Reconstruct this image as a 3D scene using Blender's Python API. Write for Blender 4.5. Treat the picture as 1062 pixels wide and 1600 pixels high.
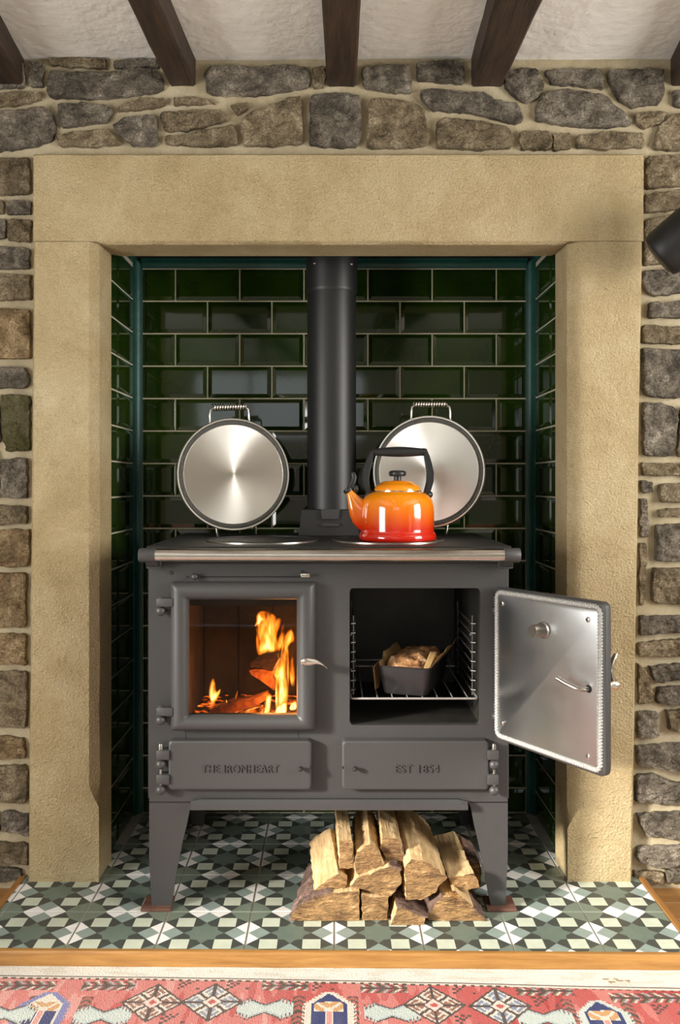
import bpy, bmesh, math, random
from mathutils import Vector, Matrix, noise as mnoise

for o in list(bpy.data.objects):
    bpy.data.objects.remove(o, do_unlink=True)
SC = bpy.context.scene
COL = SC.collection
random.seed(7)

# ------------------------------------------------------------------ camera
F = 1375.0            # focal length in pixels of the 1062 x 1600 frame
VX, VY, CH = 522.0, 755.0, 1.036
cam_d = bpy.data.cameras.new('camera')
cam = bpy.data.objects.new('camera', cam_d)
COL.objects.link(cam)
cam.location = (0, 0, CH)
cam.rotation_euler = (math.radians(90), 0, 0)
cam_d.sensor_fit = 'VERTICAL'
cam_d.sensor_height = 36.0
cam_d.lens = F / 1600 * 36.0
cam_d.shift_x = (531 - VX) / 1600
cam_d.shift_y = -(800 - VY) / 1600
cam_d.clip_start = 0.02
SC.camera = cam

# ------------------------------------------------------------------ world, sun, window light, added rear fill, exposure
W = bpy.data.worlds.new('sky')
SC.world = W
W.use_nodes = True
bg = W.node_tree.nodes['Background']
bg.inputs[0].default_value = (0.75, 0.87, 1.0, 1)
bg.inputs[1].default_value = 1.2

def lamp(name, kind, energy, color, loc=(0, 0, 0), direction=None, **kw):
    d = bpy.data.lights.new(name, kind)
    d.energy = energy
    d.color = color
    for k, v in kw.items():
        setattr(d, k, v)
    o = bpy.data.objects.new(name, d)
    COL.objects.link(o)
    o.location = loc
    if direction is not None:
        o.rotation_euler = Vector(direction).to_track_quat('-Z', 'Y').to_euler()
    return o

SUN_DIR = (1.0, 0.60, -0.38)
lamp('sun', 'SUN', 7.5, (1.0, 0.94, 0.85), direction=SUN_DIR, angle=math.radians(7.0))
lamp('daylight_left_window', 'AREA', 66, (1.0, 0.98, 0.95), (-2.42, 0.25, 1.04), (1, 0, 0), shape='RECTANGLE', size=1.36, size_y=1.14)
lamp('daylight_right_window', 'AREA', 82, (1.0, 0.96, 0.90), (2.42, 0.95, 1.36), (-1, 0, 0), shape='RECTANGLE', size=1.20, size_y=1.20)
lamp('rear_fill_light', 'AREA', 3, (1.0, 0.95, 0.86), (-0.5, -2.52, 1.74), (0, 1, 0), shape='RECTANGLE', size=1.60, size_y=0.65)  # unseen fill added behind the camera, also mirrored in the alcove tiles

SC.view_settings.view_transform = 'Standard'
SC.view_settings.look = 'None'
SC.view_settings.exposure = 0.25
SC.view_settings.gamma = 1.0
SC.view_settings.use_curve_mapping = False

# ------------------------------------------------------------------ helpers
def s2l(v):
    v /= 255.0
    return v / 12.92 if v <= 0.04045 else ((v + 0.055) / 1.055) ** 2.4

def C(r, g, b):
    return (s2l(r), s2l(g), s2l(b), 1.0)

def PX(px, py, Y):
    """point at depth Y that the photograph shows at (px, py)"""
    return ((px - VX) * Y / F, Y, CH - (py - VY) * Y / F)

def X(px, Y): return (px - VX) * Y / F
def Z(py, Y): return CH - (py - VY) * Y / F

def new_mat(name):
    m = bpy.data.materials.new(name)
    m.use_nodes = True
    nt = m.node_tree
    return m, nt, nt.nodes['Principled BSDF']

def mat(name, base, rough=0.5, metal=0.0, base2=None, nscale=8.0, ndetail=6, ramp=(0.35, 0.65), base3=None,
        bump=0.0, bscale=60.0, bdist=0.01, bump2=0.0, b2scale=8.0, coord='Object', stretch=(1, 1, 1), spec=0.5, coat=0.0,
        distort=0.0, rvar=0.0, rand=0.0, sheen=0.0, aniso=0.0):
    m, nt, b = new_mat(name)
    N, L = nt.nodes, nt.links
    b.inputs['Roughness'].default_value = rough
    b.inputs['Metallic'].default_value = metal
    b.inputs['Specular IOR Level'].default_value = spec
    b.inputs['Coat Weight'].default_value = coat
    b.inputs['Coat Roughness'].default_value = 0.06
    b.inputs['Base Color'].default_value = base
    if sheen:
        b.inputs['Sheen Weight'].default_value = sheen
    if aniso:
        b.inputs['Anisotropic'].default_value = aniso
    need = base2 or bump or bump2 or rvar
    if need:
        if coord == 'World':
            g = N.new('ShaderNodeNewGeometry'); src = g.outputs['Position']
        else:
            g = N.new('ShaderNodeTexCoord'); src = g.outputs[coord]
        mp = N.new('ShaderNodeMapping')
        mp.inputs['Scale'].default_value = stretch
        L.new(src, mp.inputs['Vector'])
        vec = mp.outputs['Vector']
    if base2:
        n = N.new('ShaderNodeTexNoise')
        n.inputs['Scale'].default_value = nscale
        n.inputs['Detail'].default_value = ndetail
        n.inputs['Roughness'].default_value = 0.65
        n.inputs['Distortion'].default_value = distort
        L.new(vec, n.inputs['Vector'])
        r = N.new('ShaderNodeValToRGB')
        r.color_ramp.elements[0].position = ramp[0]; r.color_ramp.elements[0].color = base
        r.color_ramp.elements[1].position = ramp[1]; r.color_ramp.elements[1].color = base2
        if base3:
            e = r.color_ramp.elements.new(min(0.99, ramp[1] + 0.13)); e.color = base3
        L.new(n.outputs['Fac'], r.inputs['Fac'])
        out = r.outputs['Color']
        if rand:
            oi = N.new('ShaderNodeObjectInfo')
            mr = N.new('ShaderNodeMapRange')
            mr.inputs['To Min'].default_value = 1 - rand; mr.inputs['To Max'].default_value = 1 + rand
            L.new(oi.outputs['Random'], mr.inputs['Value'])
            hs = N.new('ShaderNodeHueSaturation')
            L.new(mr.outputs['Result'], hs.inputs['Value'])
            L.new(out, hs.inputs['Color'])
            out = hs.outputs['Color']
        L.new(out, b.inputs['Base Color'])
    last = None
    for st, sc, ds in ((bump2, b2scale, bdist * 3), (bump, bscale, bdist)):
        if st:
            n = N.new('ShaderNodeTexNoise')
            n.inputs['Scale'].default_value = sc
            n.inputs['Detail'].default_value = 5
            L.new(vec, n.inputs['Vector'])
            bp = N.new('ShaderNodeBump')
            bp.inputs['Strength'].default_value = st
            bp.inputs['Distance'].default_value = ds
            L.new(n.outputs['Fac'], bp.inputs['Height'])
            if last: L.new(last, bp.inputs['Normal'])
            last = bp.outputs['Normal']
    if last:
        L.new(last, b.inputs['Normal'])
    if rvar:
        n = N.new('ShaderNodeTexNoise'); n.inputs['Scale'].default_value = 14
        L.new(vec, n.inputs['Vector'])
        mr = N.new('ShaderNodeMapRange')
        mr.inputs['To Min'].default_value = rough - rvar; mr.inputs['To Max'].default_value = rough + rvar
        L.new(n.outputs['Fac'], mr.inputs['Value'])
        L.new(mr.outputs['Result'], b.inputs['Roughness'])
    return m

def wm(o):
    m = o.matrix_basis.copy()
    while o.parent:
        o = o.parent
        m = o.matrix_basis @ m
    return m

def tag(o, label=None, cat=None, group=None, kind=None):
    if label: o['label'] = label
    if cat: o['category'] = cat
    if group: o['group'] = group
    if kind: o['kind'] = kind
    return o

def empty(name, loc=(0, 0, 0), rot=(0, 0, 0), label=None, cat=None, group=None, kind=None, parent=None):
    o = bpy.data.objects.new(name, None)
    COL.objects.link(o)
    o.empty_display_size = 0.05
    o.location = loc
    o.rotation_euler = rot
    if parent: o.parent = parent
    return tag(o, label, cat, group, kind)

def rrect(x0, x1, z0, z1, r=0.0, k=5):
    """rounded rectangle, counter-clockwise, 4*(k+1) points"""
    pts = []
    for cx, cz, a0 in ((x1 - r, z0 + r, -90), (x1 - r, z1 - r, 0), (x0 + r, z1 - r, 90), (x0 + r, z0 + r, 180)):
        for i in range(k + 1):
            a = math.radians(a0 + 90 * i / k)
            pts.append((cx + r * math.cos(a), cz + r * math.sin(a)))
    return pts

class MB:
    def __init__(s):
        s.v, s.f, s.m = [], [], []

    def add(s, verts, faces, m=0):
        o = len(s.v)
        s.v += [tuple(p) for p in verts]
        for f in faces:
            s.f.append([i + o for i in f]); s.m.append(m)
        return s

    def box(s, x0, x1, y0, y1, z0, z1, bev=0.0, m=0, seg=2):
        if bev <= 0:
            v = [(x0, y0, z0), (x1, y0, z0), (x1, y1, z0), (x0, y1, z0), (x0, y0, z1), (x1, y0, z1), (x1, y1, z1), (x0, y1, z1)]
            return s.add(v, [(3, 2, 1, 0), (4, 5, 6, 7), (0, 1, 5, 4), (1, 2, 6, 5), (2, 3, 7, 6), (3, 0, 4, 7)], m)
        bm = bmesh.new()
        bmesh.ops.create_cube(bm, size=1)
        for v in bm.verts:
            v.co = ((x0 + x1) / 2 + v.co.x * (x1 - x0), (y0 + y1) / 2 + v.co.y * (y1 - y0), (z0 + z1) / 2 + v.co.z * (z1 - z0))
        bmesh.ops.bevel(bm, geom=bm.edges[:], offset=bev, segments=seg, profile=0.5, affect='EDGES')
        return s.bm(bm, m)

    def bm(s, bm, m=0):
        bm.verts.ensure_lookup_table(); bm.verts.index_update()
        s.add([v.co[:] for v in bm.verts], [[v.index for v in f.verts] for f in bm.faces], m)
        bm.free()
        return s

    def loft(s, rings, cap0=False, cap1=False, closed=True, m=0, loop=False):
        n = len(rings[0]); o = len(s.v)
        for r in rings: s.v += [tuple(p) for p in r]
        R = len(rings)
        for a in range(R if loop else R - 1):
            b = (a + 1) % R
            for i in range(n if closed else n - 1):
                j = (i + 1) % n
                s.f.append([o + a * n + i, o + a * n + j, o + b * n + j, o + b * n + i]); s.m.append(m)
        if cap0: s.f.append([o + i for i in range(n)][::-1]); s.m.append(m)
        if cap1: s.f.append([o + (R - 1) * n + i for i in range(n)]); s.m.append(m)
        return s

    def plate(s, pts, prof, m=0, cap0=True, cap1=True):
        """rings of an outline given by function pts(inset) at depths prof = [(inset, y)...]; faces the -Y side"""
        rings = []
        for ins, y in prof:
            rings.append([(a, y, b) for a, b in pts(ins)])
        return s.loft(rings, cap0, cap1, m=m)

    def tube(s, path, r, n=10, cap=True, m=0, closed=False, flat=1.0):
        P = [Vector(p) for p in path]
        K = len(P)
        rr = r if isinstance(r, (list, tuple)) else [r] * K
        rings = []
        up = None
        for i in range(K):
            if closed: t = (P[(i + 1) % K] - P[i - 1]).normalized()
            else: t = (P[min(i + 1, K - 1)] - P[max(i - 1, 0)]).normalized()
            if up is None:
                up = Vector((0, 0, 1)) if abs(t.z) < 0.9 else Vector((0, 1, 0))
            a = t.cross(up)
            if a.length < 1e-6: a = t.cross(Vector((1, 0, 0)))
            a.normalize()
            b = a.cross(t).normalized(); up = b
            rings.append([P[i] + a * (math.cos(2 * math.pi * q / n) * rr[i]) + b * (math.sin(2 * math.pi * q / n) * rr[i] * flat) for q in range(n)])
        return s.loft(rings, cap and not closed, cap and not closed, m=m, loop=closed)

    def lathe(s, prof, cx=0, cy=0, cz=0, n=48, m=0, axis='Z'):
        """profile of (r, h); r == 0 closes at the axis"""
        rings = []
        for r, h in prof:
            ring = []
            for q in range(n):
                a = 2 * math.pi * q / n
                c, d = math.cos(a) * max(r, 1e-5), math.sin(a) * max(r, 1e-5)
                if axis == 'Z': ring.append((cx + c, cy + d, cz + h))
                elif axis == 'Y': ring.append((cx + c, cy + h, cz - d))
                else: ring.append((cx + h, cy + c, cz + d))
            rings.append(ring)
        return s.loft(rings, m=m)

    def ball(s, c, r, n=16, k=10, m=0, sc=(1, 1, 1)):
        rings = []
        for i in range(k + 1):
            t = math.pi * i / k
            rings.append([(c[0] + sc[0] * r * max(math.sin(t), 1e-4) * math.cos(2 * math.pi * q / n), c[1] + sc[1] * r * max(math.sin(t), 1e-4) * math.sin(2 * math.pi * q / n), c[2] - sc[2] * r * math.cos(t)) for q in range(n)])
        return s.loft(rings, m=m)

    def prism(s, poly, y0, y1, m=0):
        """(x, z) polygon extruded from y0 to y1"""
        n = len(poly)
        return s.loft([[(a, y0, b) for a, b in poly], [(a, y1, b) for a, b in poly]], True, True, m=m)

    def build(s, name, mats, parent=None, loc=None, world=True, smooth=35, label=None, cat=None, group=None, kind=None):
        me = bpy.data.meshes.new(name)
        vs = s.v
        if parent is not None and world:
            inv = wm(parent).inverted()
            vs = [tuple(inv @ Vector(p)) for p in vs]
        elif parent is None and loc is not None and world:
            vs = [(p[0] - loc[0], p[1] - loc[1], p[2] - loc[2]) for p in vs]
        me.from_pydata(vs, [], s.f)
        if not isinstance(mats, (list, tuple)): mats = [mats]
        for q in mats: me.materials.append(q)
        for p, i in zip(me.polygons, s.m): p.material_index = i
        b = bmesh.new(); b.from_mesh(me)
        bmesh.ops.remove_doubles(b, verts=b.verts, dist=1e-6)
        bmesh.ops.recalc_face_normals(b, faces=b.faces)
        b.to_mesh(me); b.free()
        if smooth:
            for p in me.polygons: p.use_smooth = True
            me.set_sharp_from_angle(angle=math.radians(smooth))
        me.update()
        o = bpy.data.objects.new(name, me)
        COL.objects.link(o)
        if parent is not None: o.parent = parent
        elif loc is not None: o.location = loc
        return tag(o, label, cat, group, kind)

def inst(src, loc, parent=None, rot=None, scale=None):
    o = src.copy(); COL.objects.link(o)
    o.parent = parent
    o.location = loc
    if rot is not None: o.rotation_euler = rot
    if scale is not None: o.scale = scale
    return o

def fbm(x, y, z, sc, octv=4):
    return mnoise.fractal(Vector((x * sc, y * sc, z * sc)), 1.0, 2.1, octv)

def rock(name, cols, scale=10.0, speck=0.25, sscale=260.0, bumps=(), rand=0.0, vein=None, pos=(0.30, 0.48, 0.62, 0.76)):
    """layered stone: broad colour noise, fine speckle, veins, and stacked relief"""
    m, nt, b = new_mat(name)
    N, L = nt.nodes, nt.links
    b.inputs['Roughness'].default_value = 0.93
    b.inputs['Specular IOR Level'].default_value = 0.15
    g = N.new('ShaderNodeNewGeometry'); vec = g.outputs['Position']
    n = N.new('ShaderNodeTexNoise'); n.inputs['Scale'].default_value = scale; n.inputs['Detail'].default_value = 9; n.inputs['Roughness'].default_value = 0.68; n.inputs['Distortion'].default_value = 0.5
    L.new(vec, n.inputs['Vector'])
    r = N.new('ShaderNodeValToRGB'); e = r.color_ramp.elements
    e[0].position = pos[0]; e[0].color = cols[0]; e[1].position = pos[-1]; e[1].color = cols[-1]
    for p, c in zip(pos[1:-1], cols[1:-1]): q = e.new(p); q.color = c
    L.new(n.outputs['Fac'], r.inputs['Fac']); out = r.outputs['Color']
    s = N.new('ShaderNodeTexNoise'); s.inputs['Scale'].default_value = sscale; s.inputs['Detail'].default_value = 3; L.new(vec, s.inputs['Vector'])
    mr = N.new('ShaderNodeMapRange'); mr.inputs['From Min'].default_value = 0.3; mr.inputs['From Max'].default_value = 0.7; mr.inputs['To Min'].default_value = 1 - speck; mr.inputs['To Max'].default_value = 1 + speck
    L.new(s.outputs['Fac'], mr.inputs['Value']); val = mr.outputs['Result']
    if rand:
        oi = N.new('ShaderNodeObjectInfo'); m2 = N.new('ShaderNodeMapRange'); m2.inputs['To Min'].default_value = 1 - rand; m2.inputs['To Max'].default_value = 1 + rand
        L.new(oi.outputs['Random'], m2.inputs['Value'])
        mu = N.new('ShaderNodeMath'); mu.operation = 'MULTIPLY'; L.new(val, mu.inputs[0]); L.new(m2.outputs['Result'], mu.inputs[1]); val = mu.outputs[0]
    hs = N.new('ShaderNodeHueSaturation'); L.new(val, hs.inputs['Value']); L.new(out, hs.inputs['Color']); out = hs.outputs['Color']
    if vein:
        vcol, vs, vw = vein
        v = N.new('ShaderNodeTexNoise'); v.inputs['Scale'].default_value = vs; v.inputs['Detail'].default_value = 2
        mp = N.new('ShaderNodeMapping'); mp.inputs['Rotation'].default_value = (0, math.radians(-40), 0); mp.inputs['Scale'].default_value = (1, 1, 2.2)
        L.new(vec, mp.inputs[0]); L.new(mp.outputs[0], v.inputs['Vector'])
        a = N.new('ShaderNodeMath'); a.operation = 'SUBTRACT'; a.inputs[1].default_value = 0.55; L.new(v.outputs['Fac'], a.inputs[0])
        ab = N.new('ShaderNodeMath'); ab.operation = 'ABSOLUTE'; L.new(a.outputs[0], ab.inputs[0])
        vm = N.new('ShaderNodeMapRange'); vm.inputs['From Min'].default_value = 0.0; vm.inputs['From Max'].default_value = vw; vm.inputs['To Min'].default_value = 0.55; vm.inputs['To Max'].default_value = 0.0
        L.new(ab.outputs[0], vm.inputs['Value'])
        mx = N.new('ShaderNodeMixRGB'); L.new(vm.outputs['Result'], mx.inputs[0]); L.new(out, mx.inputs[1]); mx.inputs[2].default_value = vcol; out = mx.outputs[0]
    L.new(out, b.inputs['Base Color'])
    last = None
    for kind, sc, st, ds in bumps:
        if kind == 'v':
            t = N.new('ShaderNodeTexVoronoi'); t.inputs['Scale'].default_value = sc; t.inputs['Randomness'].default_value = 1.0; h = t.outputs['Distance']
        else:
            t = N.new('ShaderNodeTexNoise'); t.inputs['Scale'].default_value = sc; t.inputs['Detail'].default_value = 6; h = t.outputs['Fac']
            t.inputs['Roughness'].default_value = 0.6
        L.new(vec, t.inputs['Vector'])
        if kind == 'p':      # isolated pits
            pr = N.new('ShaderNodeMapRange'); pr.inputs['From Min'].default_value = 0.28; pr.inputs['From Max'].default_value = 0.42; L.new(h, pr.inputs['Value']); h = pr.outputs['Result']
        bp = N.new('ShaderNodeBump'); bp.inputs['Strength'].default_value = st; bp.inputs['Distance'].default_value = ds
        L.new(h, bp.inputs['Height'])
        if last: L.new(last, bp.inputs['Normal'])
        last = bp.outputs['Normal']
    if last: L.new(last, b.inputs['Normal'])
    return m

# ------------------------------------------------------------------ materials
M = {}
M['sandstone'] = rock('sandstone', (C(178, 158, 118), C(192, 172, 132), C(202, 184, 146), C(212, 196, 162)), 4.5, 0.16, 300, (('n', 11, 0.6, 0.025), ('p', 38, 0.4, 0.008), ('n', 170, 1.0, 0.012)))
M['mortar'] = rock('mortar', (C(154, 141, 114), C(168, 155, 127), C(180, 168, 141), C(190, 179, 155)), 8, 0.07, 240, (('n', 30, 0.4, 0.008), ('n', 200, 0.4, 0.003)))
SB = (('n', 16, 0.9, 0.04), ('v', 55, 0.7, 0.016), ('n', 90, 1.0, 0.022), ('n', 280, 0.8, 0.006))
M['stone_grey'] = rock('stone_grey', (C(66, 61, 54), C(120, 111, 98), C(158, 148, 132), C(220, 212, 194)), 17, 0.34, 200, SB, 0.14)
M['stone_brown'] = rock('stone_brown', (C(78, 68, 52), C(136, 121, 96), C(168, 153, 126), C(222, 209, 182)), 16, 0.34, 200, SB, 0.14)
M['stone_ochre'] = rock('stone_ochre', (C(92, 74, 54), C(150, 127, 94), C(184, 160, 124), C(222, 206, 176)), 16, 0.34, 200, SB, 0.12)
M['stone_moss'] = rock('stone_moss', (C(70, 68, 34), C(104, 98, 66), C(124, 116, 92), C(150, 140, 118)), 12, 0.22, 240, SB)
M['plaster'] = mat('plaster', C(222, 219, 213), 0.9, base2=C(230, 227, 221), nscale=3, bump=0.5, bscale=38, bdist=0.008, bump2=0.3, b2scale=9, coord='World', spec=0.2)
M['room_wall'] = mat('room_wall', C(186, 180, 168), 0.9, base2=C(194, 188, 178), nscale=3, bump=0.3, bscale=40, bdist=0.006, coord='World', spec=0.2)
M['beam_wood'] = mat('beam_wood', C(26, 18, 13), 0.62, base2=C(68, 48, 34), nscale=7, ndetail=8, ramp=(0.32, 0.75), bump=0.5, bscale=30, bdist=0.004, stretch=(9, 0.9, 9), coord='World', distort=0.3)
M['oak'] = mat('oak', C(126, 86, 40), 0.45, base2=C(158, 116, 62), nscale=6, ndetail=8, ramp=(0.3, 0.7), bump=0.15, bscale=30, bdist=0.002, stretch=(1.2, 14, 14), coord='World', distort=0.4)
M['oak_side'] = mat('oak_side', C(132, 88, 42), 0.45, base2=C(162, 116, 62), nscale=6, ndetail=8, ramp=(0.3, 0.7), stretch=(14, 1.2, 14), coord='World', distort=0.4)
M['room_floor'] = mat('room_floor', C(150, 144, 134), 0.7, base2=C(166, 160, 150), nscale=4, coord='World')
M['plank'] = mat('plank', C(140, 98, 52), 0.4, base2=C(176, 130, 76), nscale=5, ndetail=8, stretch=(1.2, 12, 12), coord='World', distort=0.4, rand=0.12)
M['green_tile'] = mat('green_tile', C(20, 37, 6), 0.06, base2=C(36, 56, 9), nscale=4, ramp=(0.35, 0.7), bump=0.012, bscale=9, bdist=0.008, coord='World', spec=0.5, rand=0.25)
M['grout'] = mat('grout', C(176, 168, 142), 0.9, base2=C(190, 182, 158), nscale=30, coord='World')
M['floor_grout'] = mat('floor_grout', C(150, 146, 138), 0.9, base2=C(166, 162, 154), nscale=30, coord='World')
M['teal'] = mat('teal', C(14, 62, 55), 0.45, base2=C(22, 74, 66), nscale=20, coord='World', bump=0.1, bscale=60)
M['dark_void'] = mat('dark_void', C(22, 20, 18), 0.9, base2=C(30, 28, 25), nscale=20)
for nm, c1 in (('t_star', C(96, 108, 97)), ('t_teal', C(128, 141, 134)), ('t_white', C(216, 214, 209)), ('t_mint', C(180, 186, 168)), ('t_dark', C(64, 67, 62)), ('t_corner', C(106, 116, 102))):
    c2 = tuple(min(1, q * 1.12) for q in c1[:3]) + (1,)
    M[nm] = mat(nm, c1, 0.42, base2=c2, nscale=40, coord='World', spec=0.4)
M['stove'] = mat('stove', C(58, 57, 57), 0.46, base2=C(63, 62, 61), nscale=300, bump=0.10, bscale=900, bdist=0.001, spec=0.5, coord='World')
M['stove_dark'] = mat('stove_dark', C(34, 33, 32), 0.5, base2=C(40, 39, 37), nscale=200, bump=0.12, bscale=600, bdist=0.001)
M['oven_black'] = mat('oven_black', C(40, 39, 36), 0.4, base2=C(50, 48, 44), nscale=20)
M['flue'] = mat('flue', C(25, 25, 25), 0.45, base2=C(30, 30, 30), nscale=60, bump=0.05, bscale=300, bdist=0.001)
M['chrome'] = mat('chrome', C(214, 206, 196), 0.16, metal=1.0, base2=C(224, 216, 206), nscale=20)
M['steel'] = mat('steel', C(176, 172, 166), 0.28, metal=1.0, base2=C(190, 186, 178), nscale=20)
M['lid_steel'] = mat('lid_steel', C(222, 219, 212), 0.3, metal=1.0, base2=C(230, 227, 220), nscale=20)
M['rail_steel'] = mat('rail_steel', C(206, 200, 192), 0.2, metal=1.0, base2=C(216, 210, 202), nscale=30)
M['black_rubber'] = mat('black_rubber', C(26, 26, 26), 0.5, base2=C(32, 32, 32), nscale=40)
M['black_plastic'] = mat('black_plastic', C(30, 31, 32), 0.38, base2=C(36, 37, 38), nscale=40)
M['black_metal'] = mat('black_metal', C(10, 10, 10), 0.5, base2=C(15, 15, 15), nscale=24, bump=0.1, bscale=50, bdist=0.001)
M['gasket'] = mat('gasket', C(58, 57, 54), 0.85, base2=C(92, 90, 84), nscale=240, bump=0.8, bscale=400, bdist=0.002)
M['rope'] = mat('rope', C(190, 189, 184), 0.55, base2=C(92, 90, 86), nscale=420, ramp=(0.5, 0.7), bump=0.6, bscale=500, bdist=0.001, metal=0.3)
M['rack_wire'] = mat('rack_wire', C(190, 188, 184), 0.35, metal=0.6, base2=C(200, 198, 194), nscale=20)
M['runner'] = mat('runner', C(96, 94, 90), 0.4, metal=0.7, base2=C(108, 106, 102), nscale=20)
M['tin'] = mat('tin', C(50, 49, 50), 0.36, metal=0.4, base2=C(58, 57, 58), nscale=20)
M['paper'] = mat('paper', C(170, 136, 88), 0.6, base2=C(188, 154, 104), nscale=14, bump=0.2, bscale=40)
M['crust'] = mat('crust', C(112, 72, 42), 0.9, base2=C(176, 128, 82), base3=C(236, 222, 198), nscale=42, ndetail=9, ramp=(0.36, 0.56), bump=0.6, bscale=120, bdist=0.004)
M['split_wood'] = mat('split_wood', C(158, 122, 76), 0.8, base2=C(208, 178, 132), base3=C(228, 206, 166), nscale=5, ndetail=9, ramp=(0.3, 0.6), bump=0.5, bscale=9, bdist=0.006, stretch=(16, 1.3, 16), coord='World', rand=0.12)
M['end_wood'] = mat('end_wood', C(92, 66, 40), 0.9, base2=C(164, 128, 82), base3=C(206, 176, 130), nscale=20, ndetail=10, ramp=(0.34, 0.6), bump=1.0, bscale=95, bdist=0.008, bump2=0.5, b2scale=26, stretch=(1.0, 1.0, 3.6), coord='World', rand=0.12, distort=0.8)
M['bark'] = mat('bark', C(66, 50, 42), 0.95, base2=C(124, 98, 86), base3=C(172, 148, 136), nscale=26, ndetail=9, ramp=(0.35, 0.62), bump=1.0, bscale=50, bdist=0.01, coord='World')
M['rust'] = mat('rust', C(78, 50, 40), 0.8, base2=C(104, 70, 54), nscale=30)
M['firebrick'] = mat('firebrick', C(54, 42, 32), 0.9, base2=C(84, 66, 50), nscale=9, bump=0.3, bscale=60)
M['char'] = mat('char', C(30, 24, 20), 0.95, base2=C(78, 46, 26), nscale=24, bump=0.8, bscale=60)

# special materials ------------------------------------------------
def brushed_mat(name, col, rough, aniso, radial=True):
    m, nt, b = new_mat(name)
    N, L = nt.nodes, nt.links
    b.inputs['Base Color'].default_value = col
    b.inputs['Metallic'].default_value = 1.0
    b.inputs['Roughness'].default_value = rough
    b.inputs['Anisotropic'].default_value = aniso
    tg = N.new('ShaderNodeTangent')
    tg.direction_type = 'RADIAL'
    tg.axis = 'Z' if radial else 'X'
    L.new(tg.outputs[0], b.inputs['Tangent'])
    tc = N.new('ShaderNodeTexCoord')
    n = N.new('ShaderNodeTexNoise'); n.inputs['Scale'].default_value = 9; n.inputs['Detail'].default_value = 4
    L.new(tc.outputs['Object'], n.inputs['Vector'])
    mr = N.new('ShaderNodeMapRange')
    mr.inputs['To Min'].default_value = rough * 0.8; mr.inputs['To Max'].default_value = rough * 1.25
    L.new(n.outputs['Fac'], mr.inputs['Value']); L.new(mr.outputs['Result'], b.inputs['Roughness'])
    return m
M['lid_face'] = brushed_mat('lid_face', C(232, 229, 222), 0.32, 0.88)
M['door_sheet'] = mat('door_sheet', C(172, 173, 173), 0.32, metal=1.0, base2=C(186, 187, 186), nscale=5, bump=0.02, bscale=3, bdist=0.05, rvar=0.07)

def kettle_mat():
    m, nt, b = new_mat('kettle_enamel')
    N, L = nt.nodes, nt.links
    tc = N.new('ShaderNodeTexCoord'); sp = N.new('ShaderNodeSeparateXYZ')
    L.new(tc.outputs['Object'], sp.inputs[0])
    mr = N.new('ShaderNodeMapRange'); mr.inputs['From Min'].default_value = 0.0; mr.inputs['From Max'].default_value = 0.16
    L.new(sp.outputs['Z'], mr.inputs['Value'])
    r = N.new('ShaderNodeValToRGB')
    e = r.color_ramp.elements
    e[0].position = 0.0; e[0].color = C(192, 26, 12)
    e[1].position = 1.0; e[1].color = C(238, 142, 16)
    q = e.new(0.20); q.color = C(204, 40, 14)
    q = e.new(0.50); q.color = C(232, 114, 11)
    q = e.new(0.75); q.color = C(238, 144, 13)
    L.new(mr.outputs['Result'], r.inputs['Fac']); L.new(r.outputs['Color'], b.inputs['Base Color'])
    b.inputs['Roughness'].default_value = 0.12
    b.inputs['Coat Weight'].default_value = 0.6
    b.inputs['Coat Roughness'].default_value = 0.04
    return m
M['enamel'] = kettle_mat()

def pane_mat(name, tint, ior=1.45):
    m = bpy.data.materials.new(name); m.use_nodes = True
    nt = m.node_tree; N, L = nt.nodes, nt.links
    N.clear()
    o = N.new('ShaderNodeOutputMaterial'); mx = N.new('ShaderNodeMixShader'); t = N.new('ShaderNodeBsdfTransparent')
    g = N.new('ShaderNodeBsdfGlossy'); f = N.new('ShaderNodeFresnel')
    t.inputs[0].default_value = tint; g.inputs['Roughness'].default_value = 0.02; f.inputs['IOR'].default_value = ior
    L.new(f.outputs[0], mx.inputs[0]); L.new(t.outputs[0], mx.inputs[1]); L.new(g.outputs[0], mx.inputs[2]); L.new(mx.outputs[0], o.inputs[0])
    return m
M['door_glass'] = pane_mat('door_glass', (0.80, 0.74, 0.68, 1), 1.28)

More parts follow.
